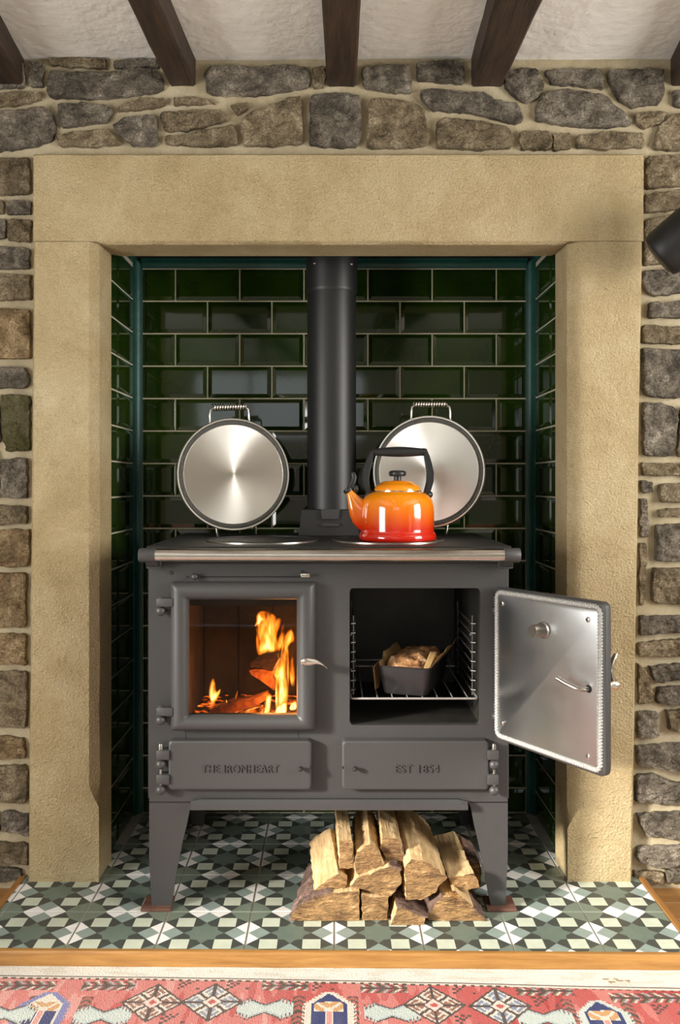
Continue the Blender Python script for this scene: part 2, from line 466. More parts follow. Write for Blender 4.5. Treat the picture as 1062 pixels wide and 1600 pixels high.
def flame_mat():
    m = bpy.data.materials.new('flame'); m.use_nodes = True
    nt = m.node_tree; N, L = nt.nodes, nt.links
    N.clear()
    o = N.new('ShaderNodeOutputMaterial'); mx = N.new('ShaderNodeMixShader'); t = N.new('ShaderNodeBsdfTransparent'); em = N.new('ShaderNodeEmission')
    at = N.new('ShaderNodeAttribute'); at.attribute_name = 'burn'
    sp = N.new('ShaderNodeSeparateColor'); L.new(at.outputs['Color'], sp.inputs[0])
    tc = N.new('ShaderNodeTexCoord'); mp = N.new('ShaderNodeMapping'); mp.inputs['Scale'].default_value = (60, 10, 16)
    n = N.new('ShaderNodeTexNoise'); n.inputs['Scale'].default_value = 1.0; n.inputs['Detail'].default_value = 3; n.inputs['Distortion'].default_value = 1.2
    L.new(tc.outputs['Object'], mp.inputs[0]); L.new(mp.outputs[0], n.inputs['Vector'])
    ad = N.new('ShaderNodeMath'); ad.operation = 'MULTIPLY_ADD'; ad.inputs[1].default_value = 1.3; ad.inputs[2].default_value = -0.65
    L.new(n.outputs['Fac'], ad.inputs[0])
    s2 = N.new('ShaderNodeMath'); s2.operation = 'ADD'; L.new(sp.outputs['Red'], s2.inputs[0]); L.new(ad.outputs[0], s2.inputs[1])
    r = N.new('ShaderNodeValToRGB'); e = r.color_ramp.elements
    e[0].position = 0.0; e[0].color = C(214, 84, 6); e[1].position = 1.0; e[1].color = C(255, 232, 160)
    q = e.new(0.35); q.color = C(244, 128, 20); q = e.new(0.7); q.color = C(254, 186, 70)
    L.new(s2.outputs[0], r.inputs['Fac']); L.new(r.outputs['Color'], em.inputs[0])
    st = N.new('ShaderNodeMapRange'); st.inputs['To Min'].default_value = 0.9; st.inputs['To Max'].default_value = 3.2
    L.new(s2.outputs[0], st.inputs['Value']); L.new(st.outputs[0], em.inputs[1])
    al = N.new('ShaderNodeMapRange'); al.interpolation_type = 'SMOOTHSTEP'
    al.inputs['From Min'].default_value = -0.15; al.inputs['From Max'].default_value = 0.55; al.inputs['To Max'].default_value = 0.9
    L.new(s2.outputs[0], al.inputs['Value'])
    ed = N.new('ShaderNodeMath'); ed.operation = 'MULTIPLY'; L.new(al.outputs[0], ed.inputs[0]); L.new(sp.outputs['Green'], ed.inputs[1])
    L.new(ed.outputs[0], mx.inputs[0]); L.new(t.outputs[0], mx.inputs[1]); L.new(em.outputs[0], mx.inputs[2]); L.new(mx.outputs[0], o.inputs[0])
    return m
M['flame'] = flame_mat()

def ember_mat():
    m, nt, b = new_mat('ember')
    N, L = nt.nodes, nt.links
    b.inputs['Base Color'].default_value = C(60, 36, 22); b.inputs['Roughness'].default_value = 0.95
    tc = N.new('ShaderNodeTexCoord'); n = N.new('ShaderNodeTexNoise'); n.inputs['Scale'].default_value = 38; n.inputs['Detail'].default_value = 6
    L.new(tc.outputs['Object'], n.inputs['Vector'])
    r = N.new('ShaderNodeValToRGB'); e = r.color_ramp.elements
    e[0].position = 0.50; e[0].color = (0.004, 0.001, 0, 1); e[1].position = 0.72; e[1].color = C(255, 200, 90)
    q = e.new(0.60); q.color = C(220, 90, 14)
    L.new(n.outputs['Fac'], r.inputs['Fac']); L.new(r.outputs['Color'], b.inputs['Emission Color']); b.inputs['Emission Strength'].default_value = 1.6
    return m
M['ember'] = ember_mat()

def attr_mat(name, attr, rough=0.95):
    m, nt, b = new_mat(name)
    N, L = nt.nodes, nt.links
    a = N.new('ShaderNodeAttribute'); a.attribute_name = attr
    L.new(a.outputs['Color'], b.inputs['Base Color'])
    b.inputs['Roughness'].default_value = rough; b.inputs['Specular IOR Level'].default_value = 0.1
    tc = N.new('ShaderNodeTexCoord'); mp = N.new('ShaderNodeMapping'); mp.inputs['Scale'].default_value = (420, 160, 1)
    n = N.new('ShaderNodeTexNoise'); n.inputs['Scale'].default_value = 1.0; n.inputs['Detail'].default_value = 2
    L.new(tc.outputs['Object'], mp.inputs[0]); L.new(mp.outputs[0], n.inputs['Vector'])
    bp = N.new('ShaderNodeBump'); bp.inputs['Strength'].default_value = 0.5; bp.inputs['Distance'].default_value = 0.003
    L.new(n.outputs['Fac'], bp.inputs['Height']); L.new(bp.outputs[0], b.inputs['Normal'])
    return m
M['rug'] = attr_mat('rug_wool', 'weave')

# ------------------------------------------------------------------ the room
RX, RB, FZ, CZ = 2.30, -2.40, -0.034, 2.155
WY = 2.334               # mortar plane of the stone wall
fl = MB().box(-RX, RX, RB, WY, FZ - 0.06, FZ - 0.012).build('floor', M['room_floor'], kind='structure', smooth=0)
pl = MB().box(-0.5, 0.5, -0.0425, 0.0425, -0.006, 0.006, 0.0015, seg=1).build('plank', M['plank'], smooth=0)
COL.objects.unlink(pl)
for sx in (-1, 1):
    for i in range(8):
        for k, x in enumerate((1.32, 2.0)):
            if k == 1 and i % 2: continue
            o = inst(pl, (sx * (x + (0.10 if i % 2 else 0)), WY - 0.046 - i * 0.0865, FZ - 0.006), fl)
            o.scale.x = 0.98 if k == 0 else 0.3
            if k == 0: o.location.x = sx * 1.325
for i in range(5):          # boards in front of the hearth, mostly under the rug
    for sx in (-1, 1):
        inst(pl, (sx * 0.505 + (0.18 if i % 2 else 0), 1.885 - i * 0.0865, FZ - 0.0065), fl)

def wall_with_window(name, axis, pos, a0, a1, w0, w1, z0, z1, thick):
    b = MB()
    spans = ((a0, w0, FZ, CZ), (w1, a1, FZ, CZ), (w0, w1, FZ, z0), (w0, w1, z1, CZ))
    for p0, p1, q0, q1 in spans:
        lo, hi = (pos, pos + thick) if thick > 0 else (pos + thick, pos)
        if axis == 'x': b.box(lo, hi, p0, p1, q0, q1)
        else: b.box(p0, p1, lo, hi, q0, q1)
    return b.build(name, M['room_wall'], kind='structure', smooth=0)
wall_with_window('wall_left', 'x', -RX, RB, WY, -0.45, 0.95, 0.45, 1.62, -0.12)
wall_with_window('wall_right', 'x', RX, RB, WY, 0.35, 1.55, 0.76, 1.96, 0.12)
wall_with_window('wall_front', 'y', RB, -RX, RX, -1.3, 0.3, 1.40, 2.06, -0.12)  # its opening is added to let the rear fill in
M['white_paint'] = mat('white_paint', C(232, 230, 224), 0.5, base2=C(238, 236, 230), nscale=10)
def window(name, axis, pos, w0, w1, z0, z1, nm):
    b = MB()
    t = 0.045
    def bar(p0, p1, q0, q1):
        if axis == 'x': b.box(pos - 0.02, pos + 0.02, p0, p1, q0, q1, 0.004, seg=1)
        else: b.box(p0, p1, pos - 0.02, pos + 0.02, q0, q1, 0.004, seg=1)
    bar(w0, w1, z0, z0 + t); bar(w0, w1, z1 - t, z1); bar(w0, w0 + t, z0, z1); bar(w1 - t, w1, z0, z1)
    for i in range(1, nm):
        c = w0 + (w1 - w0) * i / nm
        bar(c - 0.02, c + 0.02, z0, z1)
    return b.build(name, M['white_paint'], kind='structure', smooth=0)
window('window_1', 'x', -RX - 0.08, -0.45, 0.95, 0.45, 1.62, 1)
window('window_2', 'x', RX + 0.08, 0.35, 1.55, 0.76, 1.96, 1)
window('rear_fill_frame', 'y', RB - 0.08, -1.3, 0.3, 1.40, 2.06, 3)  # unseen frame added around the rear fill opening

# ceiling: a hand-trowelled plaster sheet
b = MB()
nx, ny = 70, 50
vs, fs = [], []
for j in range(ny + 1):
    for i in range(nx + 1):
        x = -RX + 2 * RX * i / nx; y = RB + (WY + 0.02 - RB) * j / ny
        vs.append((x, y, CZ + 0.006 * fbm(x, y, 0, 2.2, 3)))
for j in range(ny):
    for i in range(nx):
        a = j * (nx + 1) + i
        fs.append((a, a + nx + 1, a + nx + 2, a + 1))
b.add(vs, fs)
b.box(-RX, RX, RB, WY + 0.3, CZ + 0.02, CZ + 0.06)
ceil = b.build('ceiling', M['plaster'], kind='structure', smooth=60)

def beam(xa0, xa1, xb0, xb1, zb, label):
    """bottom edges at the wall (xa) and at y = 1.9 (xb)"""
    b = MB()
    rings = []
    K = 40
    y1 = WY + 0.01
    for k in range(K + 1):
        y = RB + 0.02 + (y1 - RB - 0.02) * k / K
        t = (y1 - y) / (y1 - 1.9)
        l = xa0 + (xb0 - xa0) * t; r = xa1 + (xb1 - xa1) * t
        if y < 1.9: # carry on parallel beyond the visible end
            l = xb0 + (xb0 - xa0) * (t - 1); r = xb1 + (xb1 - xa1) * (t - 1)
        w = 0.003 * fbm(xa0, y, 0, 5); w2 = 0.003 * fbm(xa1, y, 3, 5); w3 = 0.003 * fbm(xa0, y, 9, 4)
        c = 0.006
        z0 = zb + w3
        rings.append([(l + w, y, CZ + 0.03), (l + w, y, z0 + c), (l + w + c, y, z0), ((l + r) / 2, y, z0 + 0.001), (r + w2 - c, y, z0), (r + w2, y, z0 + c), (r + w2, y, CZ + 0.03)])
    b.loft(rings, True, True)
    bo = b.build('ceiling_beam', M['beam_wood'], loc=((xa0 + xa1) / 2, WY, zb), label=label, cat='beam', group='dark ceiling beams')
    return bo
BY = WY
zb = Z(138, BY)
beam(X(266, BY), X(308, BY), X(195, 1.9), X(243, 1.9), zb, 'dark brown ceiling beam above the left jamb, second from the left')
beam(X(511, BY), X(556, BY), X(502, 1.9), X(564, 1.9), zb, 'dark brown ceiling beam straight above the flue pipe')
beam(X(735, BY), X(783, BY), X(775, 1.9), X(851, 1.9), zb, 'dark brown ceiling beam above the kettle, second from the right')
beam(X(-10, BY), X(38, BY), X(-90, 1.9), X(-42, 1.9), zb, 'dark brown ceiling beam cut by the left edge of the photo')
beam(X(1047, BY), X(1092, BY), X(1120, 1.9), X(1170, 1.9), zb, 'dark brown ceiling beam cut by the right edge of the photo')

# ------------------------------------------------------------------ stone wall: a mortar bed with an opening, and its stones
SL, SR = X(47, 2.287), X(997, 2.287)     # outer edges of the stone surround
b = MB()
def mortar_patch(x0, x1, z0, z1):
    nx = max(2, int((x1 - x0) / 0.02)); nz = max(2, int((z1 - z0) / 0.02))
    vs, fs = [], []
    for j in range(nz + 1):
        for i in range(nx + 1):
            x = x0 + (x1 - x0) * i / nx; z = z0 + (z1 - z0) * j / nz
            vs.append((x, WY - 0.010 + 0.004 * fbm(x, 0, z, 9, 3), z))
    for j in range(nz):
        for i in range(nx):
            a = j * (nx + 1) + i
            fs.append((a, a + 1, a + nx + 2, a + nx + 1))
    b.add(vs, fs)
LT = Z(240, 2.287)
mortar_patch(-RX, SL + 0.01, FZ - 0.01, LT - 0.0)
mortar_patch(SR - 0.01, RX, FZ - 0.01, LT - 0.0)
mortar_patch(-RX, RX, LT - 0.0, CZ + 0.02)
b.box(-RX, SL + 0.09, WY + 0.01, WY + 0.12, FZ, CZ); b.box(SR - 0.09, RX, WY + 0.01, WY + 0.12, FZ, CZ); b.box(SL, SR, WY + 0.01, WY + 0.12, LT - 0.14, CZ)
wall_b = b.build('wall_back', M['mortar'], kind='structure', smooth=60)

SY = 2.316
def stone(poly, mname='stone_grey', seed=0, proud=0.012, world=False):
    """a rough-faced stone from its traced outline"""
    pts = [(X(p[0], SY), Z(p[1], SY)) for p in poly] if not world else poly
    # resample the outline
    n = len(pts)
    per = sum(math.dist(pts[i], pts[(i + 1) % n]) for i in range(n))
    K = 64
    out = []
    acc = 0; i = 0; seg = math.dist(pts[0], pts[1])
    for k in range(K):
        d = per * k / K
        while acc + seg < d and i < n - 1:
            acc += seg; i += 1; seg = math.dist(pts[i], pts[(i + 1) % n])
        t = (d - acc) / max(seg, 1e-6)
        a, c = pts[i], pts[(i + 1) % n]
        out.append((a[0] + (c[0] - a[0]) * t, a[1] + (c[1] - a[1]) * t))
    # soften corners and roughen
    out = [((out[k - 1][0] + 2 * out[k][0] + out[(k + 1) % K][0]) / 4, (out[k - 1][1] + 2 * out[k][1] + out[(k + 1) % K][1]) / 4) for k in range(K)]
    out = [(x + 0.0042 * fbm(x, seed, z, 55, 4), z + 0.0042 * fbm(x, seed + 5, z, 55, 4)) for x, z in out]
    cx = sum(p[0] for p in out) / K; cz = sum(p[1] for p in out) / K
    size = min(max(p[0] for p in out) - min(p[0] for p in out), max(p[1] for p in out) - min(p[1] for p in out))
    b = MB()
    rings = []
    out = [(x + 0.0024 * (x - cx) / (math.hypot(x - cx, z - cz) or 1), z + 0.0024 * (z - cz) / (math.hypot(x - cx, z - cz) or 1)) for x, z in out]
    amp = 0.017 * min(1, size / 0.06)
    for t, dy in ((1.0, 0.02), (1.0, 0.0), (0.99, 0.7), (0.965, 0.95), (0.91, 1), (0.84, 1), (0.77, 1), (0.69, 1), (0.60, 1), (0.51, 1), (0.42, 1), (0.33, 1), (0.24, 1), (0.16, 1), (0.08, 1), (0.002, 1)):
        ring = []
        for x, z in out:
            px, pz = cx + (x - cx) * t, cz + (z - cz) * t
            if t == 1.0: y = WY + dy - 0.004
            else:
                h = mnoise.ridged_multi_fractal(Vector((px * 24, seed, pz * 34)), 0.8, 2.1, 5, 0.9, 2.0) * 0.36 + 0.8 * fbm(px, seed, pz * 1.4, 42, 5)
                y = WY - 0.015 - dy * (proud * 0.5 + max(0.0, amp * (0.25 + 0.55 * h)))
            ring.append((px, y, pz))
        rings.append(ring)
    b.loft(rings, True, True)
    return b.build('stone', M[mname], parent=wall_b, smooth=50)

c1 = lambda L: [(x / 2, y / 2) for x, y in L]
c2 = lambda L: [(531 + x / 2, y / 2) for x, y in L]
G, Bn, Oc, Mo = 'stone_grey', 'stone_brown', 'stone_ochre', 'stone_moss'
TOP = [
 (c1([(92,198),(136,198),(133,268),(95,268)]), G), (c1([(150,185),(200,180),(330,185),(332,215),(250,208),(160,205)]), Bn),
 (c1([(356,190),(440,186),(490,190),(498,208),(420,212),(358,212)]), G), (c1([(148,245),(160,225),(320,232),(430,215),(500,228),(515,262),(505,285),(380,305),(250,308),(152,305)]), G),
 (c1([(-60,298),(60,290),(122,288),(126,315),(60,328),(-60,338)]), Bn), (c1([(-60,355),(60,345),(140,338),(165,358),(175,400),(168,435),(120,455),(-60,480)]), G),
 (c1([(180,328),(250,325),(330,332),(352,352),(330,378),(260,392),(195,400),(182,360)]), G), (c1([(368,335),(440,312),(515,308),(518,328),(440,342),(372,348)]), Bn),
 (c1([(544,308),(600,304),(660,316),(672,324),(600,326),(545,328)]), Bn), (c1([(182,425),(260,412),(335,405),(365,430),(380,452),(280,458),(182,458)]), Bn),
 (c1([(352,392),(390,370),(480,362),(490,400),(490,455),(410,455),(375,420)]), G), (c1([(502,355),(560,350),(680,345),(715,360),(712,378),(600,405),(515,412),(508,390)]), Bn),
 (c1([(520,432),(640,410),(730,392),(738,420),(738,455),(600,455),(520,452)]), Bn), (c1([(640,225),(660,208),(800,212),(900,208),(960,212),(972,250),(965,275),(800,298),(690,300),(645,290)]), G),
 (c1([(978,212),(1015,212),(1012,272),(980,272)]), Bn), (c1([(725,328),(775,322),(770,340),(742,360)]), Bn), (c1([(755,375),(800,345),(940,300),(944,350),(942,450),(765,458),(756,410)]), Bn),
 ([(485,150),(540,146),(563,152),(563,215),(556,230),(500,229),(484,226)], G),
 (c2([(70,215),(130,208),(215,202),(222,250),(220,290),(140,285),(75,272)]), G), (c2([(242,200),(300,195),(380,195),(386,230),(384,262),(300,255),(242,248)]), G),
 (c2([(90,330),(110,308),(230,320),(262,345),(270,400),(268,458),(160,462),(82,460),(90,390)]), Bn), (c2([(250,285),(300,278),(400,292),(450,288),(470,310),(560,330),(572,380),(540,388),(420,355),(290,345),(255,310)]), G),
 (c2([(300,380),(330,372),(420,380),(525,400),(540,430),(535,465),(420,465),(305,462)]), Bn), (c2([(562,415),(650,412),(660,440),(655,466),(565,466)]), Bn), (c2([(668,420),(715,420),(718,466),(665,466)]), Bn),
 (c2([(740,425),(850,415),(945,420),(948,460),(840,466),(740,464)]), Bn), (c2([(515,240),(545,220),(610,218),(635,260),(632,290),(590,322),(545,300),(515,275)]), G), (c2([(640,222),(700,218),(815,220),(822,275),(740,268),(660,262)]), G),
 (c2([(835,222),(900,218),(1008,220),(1010,300),(990,325),(910,332),(870,310),(845,265)]), G), (c2([(615,330),(640,290),(700,280),(820,300),(890,355),(915,390),(830,398),(700,392),(610,375)]), G),
 (c2([(920,355),(970,352),(1020,350),(1000,380),(950,402),(935,395)]), Bn), (c2([(1000,390),(1040,360),(1180,345),(1180,465),(980,470),(985,420)]), Bn), (c2([(1042,285),(1180,285),(1180,335),(1042,335)]), G),
 (c1([(-60,185),(70,188),(78,272),(-60,280)]), G),
]
E0, E1 = -30, 1095
LEFT = [
 ([(E0,248),(46,248),(47,303),(E0,303)], Bn), ([(11,314),(48,316),(48,334),(12,335)], G), ([(E0,314),(4,314),(4,334),(E0,334)], Bn), ([(15,344),(48,345),(47,377),(15,375)], Bn), ([(E0,342),(8,344),(8,373),(E0,373)], G),
 ([(E0,386),(46,388),(46,420),(E0,420)], G), ([(E0,428),(48,430),(48,468),(E0,470)], Bn), ([(E0,483),(46,484),(48,560),(E0,558)], Oc), ([(E0,575),(40,574),(45,590),(43,606),(E0,605)], G),
 ([(3,618),(46,618),(47,704),(10,706),(5,680)], Mo), ([(E0,615),(-4,618),(0,690),(E0,692)], G), ([(3,718),(42,716),(42,778),(3,777)], G), ([(E0,703),(-4,706),(-4,777),(E0,777)], Bn), ([(E0,790),(42,791),(42,818),(E0,820)], Bn),
 ([(E0,830),(46,828),(45,880),(40,886),(E0,882)], Oc), ([(E0,896),(42,896),(40,980),(E0,978)], Oc), ([(E0,990),(40,992),(40,1038),(E0,1034)], Oc), ([(E0,1050),(42,1050),(42,1136),(E0,1134)], Bn),
 ([(E0,1150),(38,1152),(40,1184),(E0,1184)], Oc), ([(E0,1198),(42,1196),(42,1254),(E0,1250)], Bn), ([(5,1268),(44,1272),(45,1305),(22,1300),(6,1298)], G), ([(E0,1265),(-3,1268),(-2,1298),(E0,1298)], Bn), ([(E0,1315),(42,1318),(44,1350),(E0,1346)], Bn),
 ([(E0,1356),(34,1358),(34,1376),(E0,1376)], G),
]
RIGHT = [
 ([(1009,246),(E1,242),(E1,289),(1009,293)], Bn), ([(1007,304),(E1,296),(E1,320),(1040,330),(1006,333)], Bn), ([(1004,345),(1040,338),(E1,335),(E1,400),(1005,415)], Bn), ([(1003,424),(E1,420),(E1,455),(1015,462),(1003,450)], G),
 ([(1014,474),(E1,468),(E1,496),(1015,496)], G), ([(1003,509),(E1,512),(E1,538),(1003,536)], Bn), ([(1002,545),(E1,549),(E1,618),(1045,622),(1004,616)], G), ([(1004,630),(1030,630),(1058,642),(1054,680),(1049,713),(1004,710)], G),
 ([(1064,636),(E1,636),(E1,713),(1058,713)], Bn), ([(1002,723),(1055,725),(1062,735),(1058,743),(1003,741)], Bn), ([(1066,723),(E1,723),(E1,743),(1068,743)], G), ([(1001,752),(1017,753),(1018,768),(1001,769)], G), ([(1030,757),(E1,754),(E1,783),(1030,784)], Bn),
 ([(1000,780),(1011,780),(1012,838),(1001,838)], G), ([(1030,796),(E1,792),(E1,804),(1031,808)], Bn), ([(1025,821),(E1,817),(E1,877),(1024,876)], G), ([(999,850),(1009,850),(1008,890),(1006,945),(998,945)], Bn), ([(1020,888),(E1,888),(E1,945),(1018,940)], Bn),
 ([(998,962),(E1,962),(E1,985),(1000,992)], G), ([(997,1004),(E1,997),(E1,1024),(996,1024)], Bn), ([(997,1038),(1008,1048),(1018,1080),(1018,1098),(998,1098)], Bn), ([(1015,1040),(E1,1036),(E1,1058),(1022,1065)], G), ([(1026,1074),(E1,1070),(E1,1098),(1026,1098)], G),
 ([(996,1112),(1025,1113),(1028,1150),(995,1152)], G), ([(1040,1110),(E1,1108),(E1,1143),(1046,1140)], Bn), ([(994,1165),(E1,1160),(E1,1212),(1040,1202),(995,1195)], G), ([(993,1212),(1020,1208),(1045,1222),(E1,1225),(E1,1255),(992,1252)], G),
 ([(993,1272),(E1,1268),(E1,1312),(1010,1305)], G), ([(995,1322),(E1,1322),(E1,1350),(1030,1355),(995,1345)], G), ([(992,1362),(1035,1362),(1035,1378),(992,1378)], Bn), ([(1042,1362),(E1,1362),(E1,1378),(1042,1378)], G),
]
sd = 0
for lst, pr in ((TOP, 0.010), (LEFT, 0.007), (RIGHT, 0.014)):
    for poly, mn in lst:
        sd += 1
        stone(poly, mn, sd * 3.7, pr)
# the same walling carried on past the frame on both sides
rs = random.Random(3)
for sx in (-1, 1):
    z = FZ + 0.012
    while z < CZ - 0.06:
        h = rs.uniform(0.05, 0.12)
        if z + h > CZ - 0.01: h = CZ - 0.01 - z
        x = 0.985 if sx > 0 else 0.955
        while x < 1.62:
            w = rs.uniform(0.09, 0.26)
            j = lambda: rs.uniform(-0.006, 0.006)
            q = [(x + j(), z + j()), (x + w + j(), z + j()), (x + w + j(), z + h + j()), (x + j(), z + h + j())]
            if sx < 0: q = [(-p[0], p[1]) for p in q][::-1]
            sd += 1
            stone(q, rs.choice((G, G, Bn, Bn, Oc)), sd * 3.7, 0.010, world=True)
            x += w + 0.02
        z += h + 0.02

# ------------------------------------------------------------------ sandstone surround
sur = empty('fireplace_surround', (0, 2.30, 0), label='pale sandstone fireplace surround framing the green tiled alcove', cat='fireplace')
SF, SBK = 2.287, 2.414     # face and back of the surround
JZ = Z(377, SF)            # underside of the lintel block at the joint
def jamb(sgn, xo_top, xo_bot, xf, xr, stop_z):
    """outer edge leans a touch; inner arris is chamfered above a square stop near the foot"""
    b = MB()
    rings = []
    K = 60
    for k in range(K + 1):
        z = 0.0 + (JZ - 0.0008) * k / K
        xo = xo_bot + (xo_top - xo_bot) * k / K
        t = min(1, max(0, (z - stop_z) / 0.05))
        xe = xr * (1 - t) + xf * t - sgn * 0.004 * (1 - t)   # face edge of the chamfer
        yc = SF + 0.002 + t * 0.020
        g = 0.0022
        n1 = g * fbm(xo, 1, z, 7); n2 = g * fbm(xe, 2, z, 7)
        ring = [(xo, SBK, z), (xo, SF + 0.006, z), (xo - sgn * -0.004, SF, z)]
        ring = [(xo, SBK, z), (xo + 0.5 * n1, SF + 0.008, z), (xo + sgn * -0.006, SF + n1 * 0.6, z)]
        for q in range(1, 7):
            xx = xo + (xe - xo) * q / 7
            ring.append((xx, SF + 0.0025 * fbm(xx, 0, z, 9), z))
        ring += [(xe, SF + n2 * 0.5, z), (xr + (xe - xr) * 0.5 + n2 * 0.3, (SF + yc) / 2 + n2, z), (xr + n2 * 0.4, yc + n2, z), (xr + sgn * -0.001, SF + 0.07, z), (xr - sgn * 0.004, SBK, z)]
        rings.append(ring)
    b.loft(rings, True, True)
    return b.build('jamb', M['sandstone'], parent=sur, smooth=40)
# jamb(sgn): sgn=+1 right, -1 left
jamb(-1, X(52, SF), X(43, SF), X(139, SF), X(155, 2.305), Z(1262, SF))
jamb(1, X(1004, SF), X(988, SF), X(907, SF), X(886, 2.305), Z(1290, SF))
# lintel
b = MB()
lx0, lx1, lz1 = X(52, SF), X(1005, SF), LT
rl, rr_ = X(155, 2.305), X(886, 2.305)
lb = 1.655
K = 90
rings = []
for k in range(K + 1):
    x = lx0 + (lx1 - lx0) * k / K
    inside = rl < x < rr_
    d = min(x - rl, rr_ - x)
    t = min(1, max(0, d / 0.02)) if inside else 0
    zb_ = JZ + 0.0008
    zs = zb_ + (lb + 0.004 - zb_) * t          # underside
    ring = [(x, SBK, lz1), (x, SF + 0.006, lz1)]
    for q in range(0, 13):
        zz = lz1 - 0.004 + (zb_ - lz1 + 0.004) * q / 12
        ring.append((x, SF + 0.0028 * fbm(x, 0, zz, 8), zz))
    ring += [(x, SF + 0.010 * t + 0.001, zs - 0.0005), (x, SF + 0.014, zs), (x, SBK, zs)]
    rings.append(ring)
b.loft(rings, True, True)
b.build('lintel', M['sandstone'], parent=sur, smooth=40)

# ------------------------------------------------------------------ alcove: backing walls, glazed tiles, corner trims
AX, AY = 0.628, 2.768
ATOP = 1.738
b_ = MB().box(-AX - 0.03, AX + 0.03, AY, AY + 0.04, -0.02, ATOP + 0.3)
wab = b_.build('wall_alcove_back', M['grout'], kind='structure', smooth=0)
wal = MB().box(-AX - 0.03, -AX, SBK + 0.001, AY, -0.02, ATOP + 0.3).build('wall_alcove_left', M['grout'], kind='structure', smooth=0)
war = MB().box(AX, AX + 0.03, SBK + 0.001, AY, -0.02, ATOP + 0.3).build('wall_alcove_right', M['grout'], kind='structure', smooth=0)
MB().box(-AX - 0.03, AX + 0.03, SBK - 0.06, AY + 0.04, ATOP, ATOP + 0.02).build('ceiling_alcove', M['dark_void'], kind='structure', smooth=0)
TC = {}
def tile_mesh(w, h):
    key = (round(w, 4), round(h, 4))
    if key not in TC:
        b = MB()
        bv = min(0.011, w * 0.3, h * 0.3)
        prof = [(0, 0.001), (0, -0.0012), (0.0012, -0.0024), (bv, -0.0056), (bv + 0.001, -0.0058)]
        b.plate(lambda i: rrect(-w / 2 + i, w / 2 - i, -h / 2 + i, h / 2 - i, 0.0008, 1), prof)
        o = b.build('tile', M['green_tile'], smooth=0)
        TC[key] = o.data
        bpy.data.objects.remove(o)
    return TC[key]
def put_tile(parent, w, h, loc, rz=0):
    o = bpy.data.objects.new('tile', tile_mesh(w, h))
    COL.objects.link(o); o.parent = parent; o.location = loc
    o.rotation_euler = (rs.uniform(-.0018, .0018), 0, rz + rs.uniform(-.0018, .0018))
GZ, PZ, PW, GR = 1.608, 0.102, 0.2015, 0.0046
TB = -0.603; TE = 0.603
J0 = X(273.6, 2.76)
for r in range(17):
    z1 = GZ + PZ - r * PZ
    z0 = max(z1 - PZ, 0.0)
    if z1 - z0 < 0.02: continue
    off = J0 if r % 2 == 0 else J0 + PW / 2
    xs = [TB] + [off + k * PW for k in range(-3, 8) if TB + 0.01 < off + k * PW < TE - 0.01] + [TE]
    for a, c in zip(xs, xs[1:]):
        put_tile(wab, c - a - GR, z1 - z0 - GR, ((a + c) / 2, AY, (z0 + z1) / 2))
    for sx, par in ((-1, wal), (1, war)):
        for a, c in ((SBK + 0.004, 2.532), (2.532, 2.735)):
            put_tile(par, c - a - GR, z1 - z0 - GR, (sx * AX, (a + c) / 2, (z0 + z1) / 2), math.radians(90 if sx < 0 else -90))
def quarter_trim(name, p0, p1, a, c, r=0.022):
    """corner moulding swept from p0 to p1 with legs along a and c"""
    p0, p1, a, c = map(Vector, (p0, p1, a, c))
    b = MB()
    sec = [Vector((0, 0, 0)), a * r] + [a * (r * (1 - 0.75 * math.sin(t * math.pi / 2 / 5))) + c * (r * (1 - 0.75 * math.cos(t * math.pi / 2 / 5))) for t in range(6)] + [c * r]
    b.loft([[p + s for s in sec] for p in (p0, p1)], True, True)
    return b.build(name, M['teal'], kind='structure', smooth=50)
quarter_trim('trim_1', (-AX, AY, 0), (-AX, AY, ATOP - 0.001), (1, 0, 0), (0, -1, 0), 0.026)
quarter_trim('trim_2', (AX, AY, 0), (AX, AY, ATOP - 0.001), (-1, 0, 0), (0, -1, 0), 0.026)
quarter_trim('trim_3', (-AX + 0.026, AY, ATOP - 0.001), (AX - 0.026, AY, ATOP - 0.001), (0, 0, -1), (0, -1, 0), 0.026)
quarter_trim('trim_4', (-AX, SBK + 0.01, ATOP - 0.001), (-AX, AY - 0.026, ATOP - 0.001), (0, 0, -1), (1, 0, 0), 0.014)
quarter_trim('trim_5', (AX, SBK + 0.01, ATOP - 0.001), (AX, AY - 0.026, ATOP - 0.001), (0, 0, -1), (-1, 0, 0), 0.014)

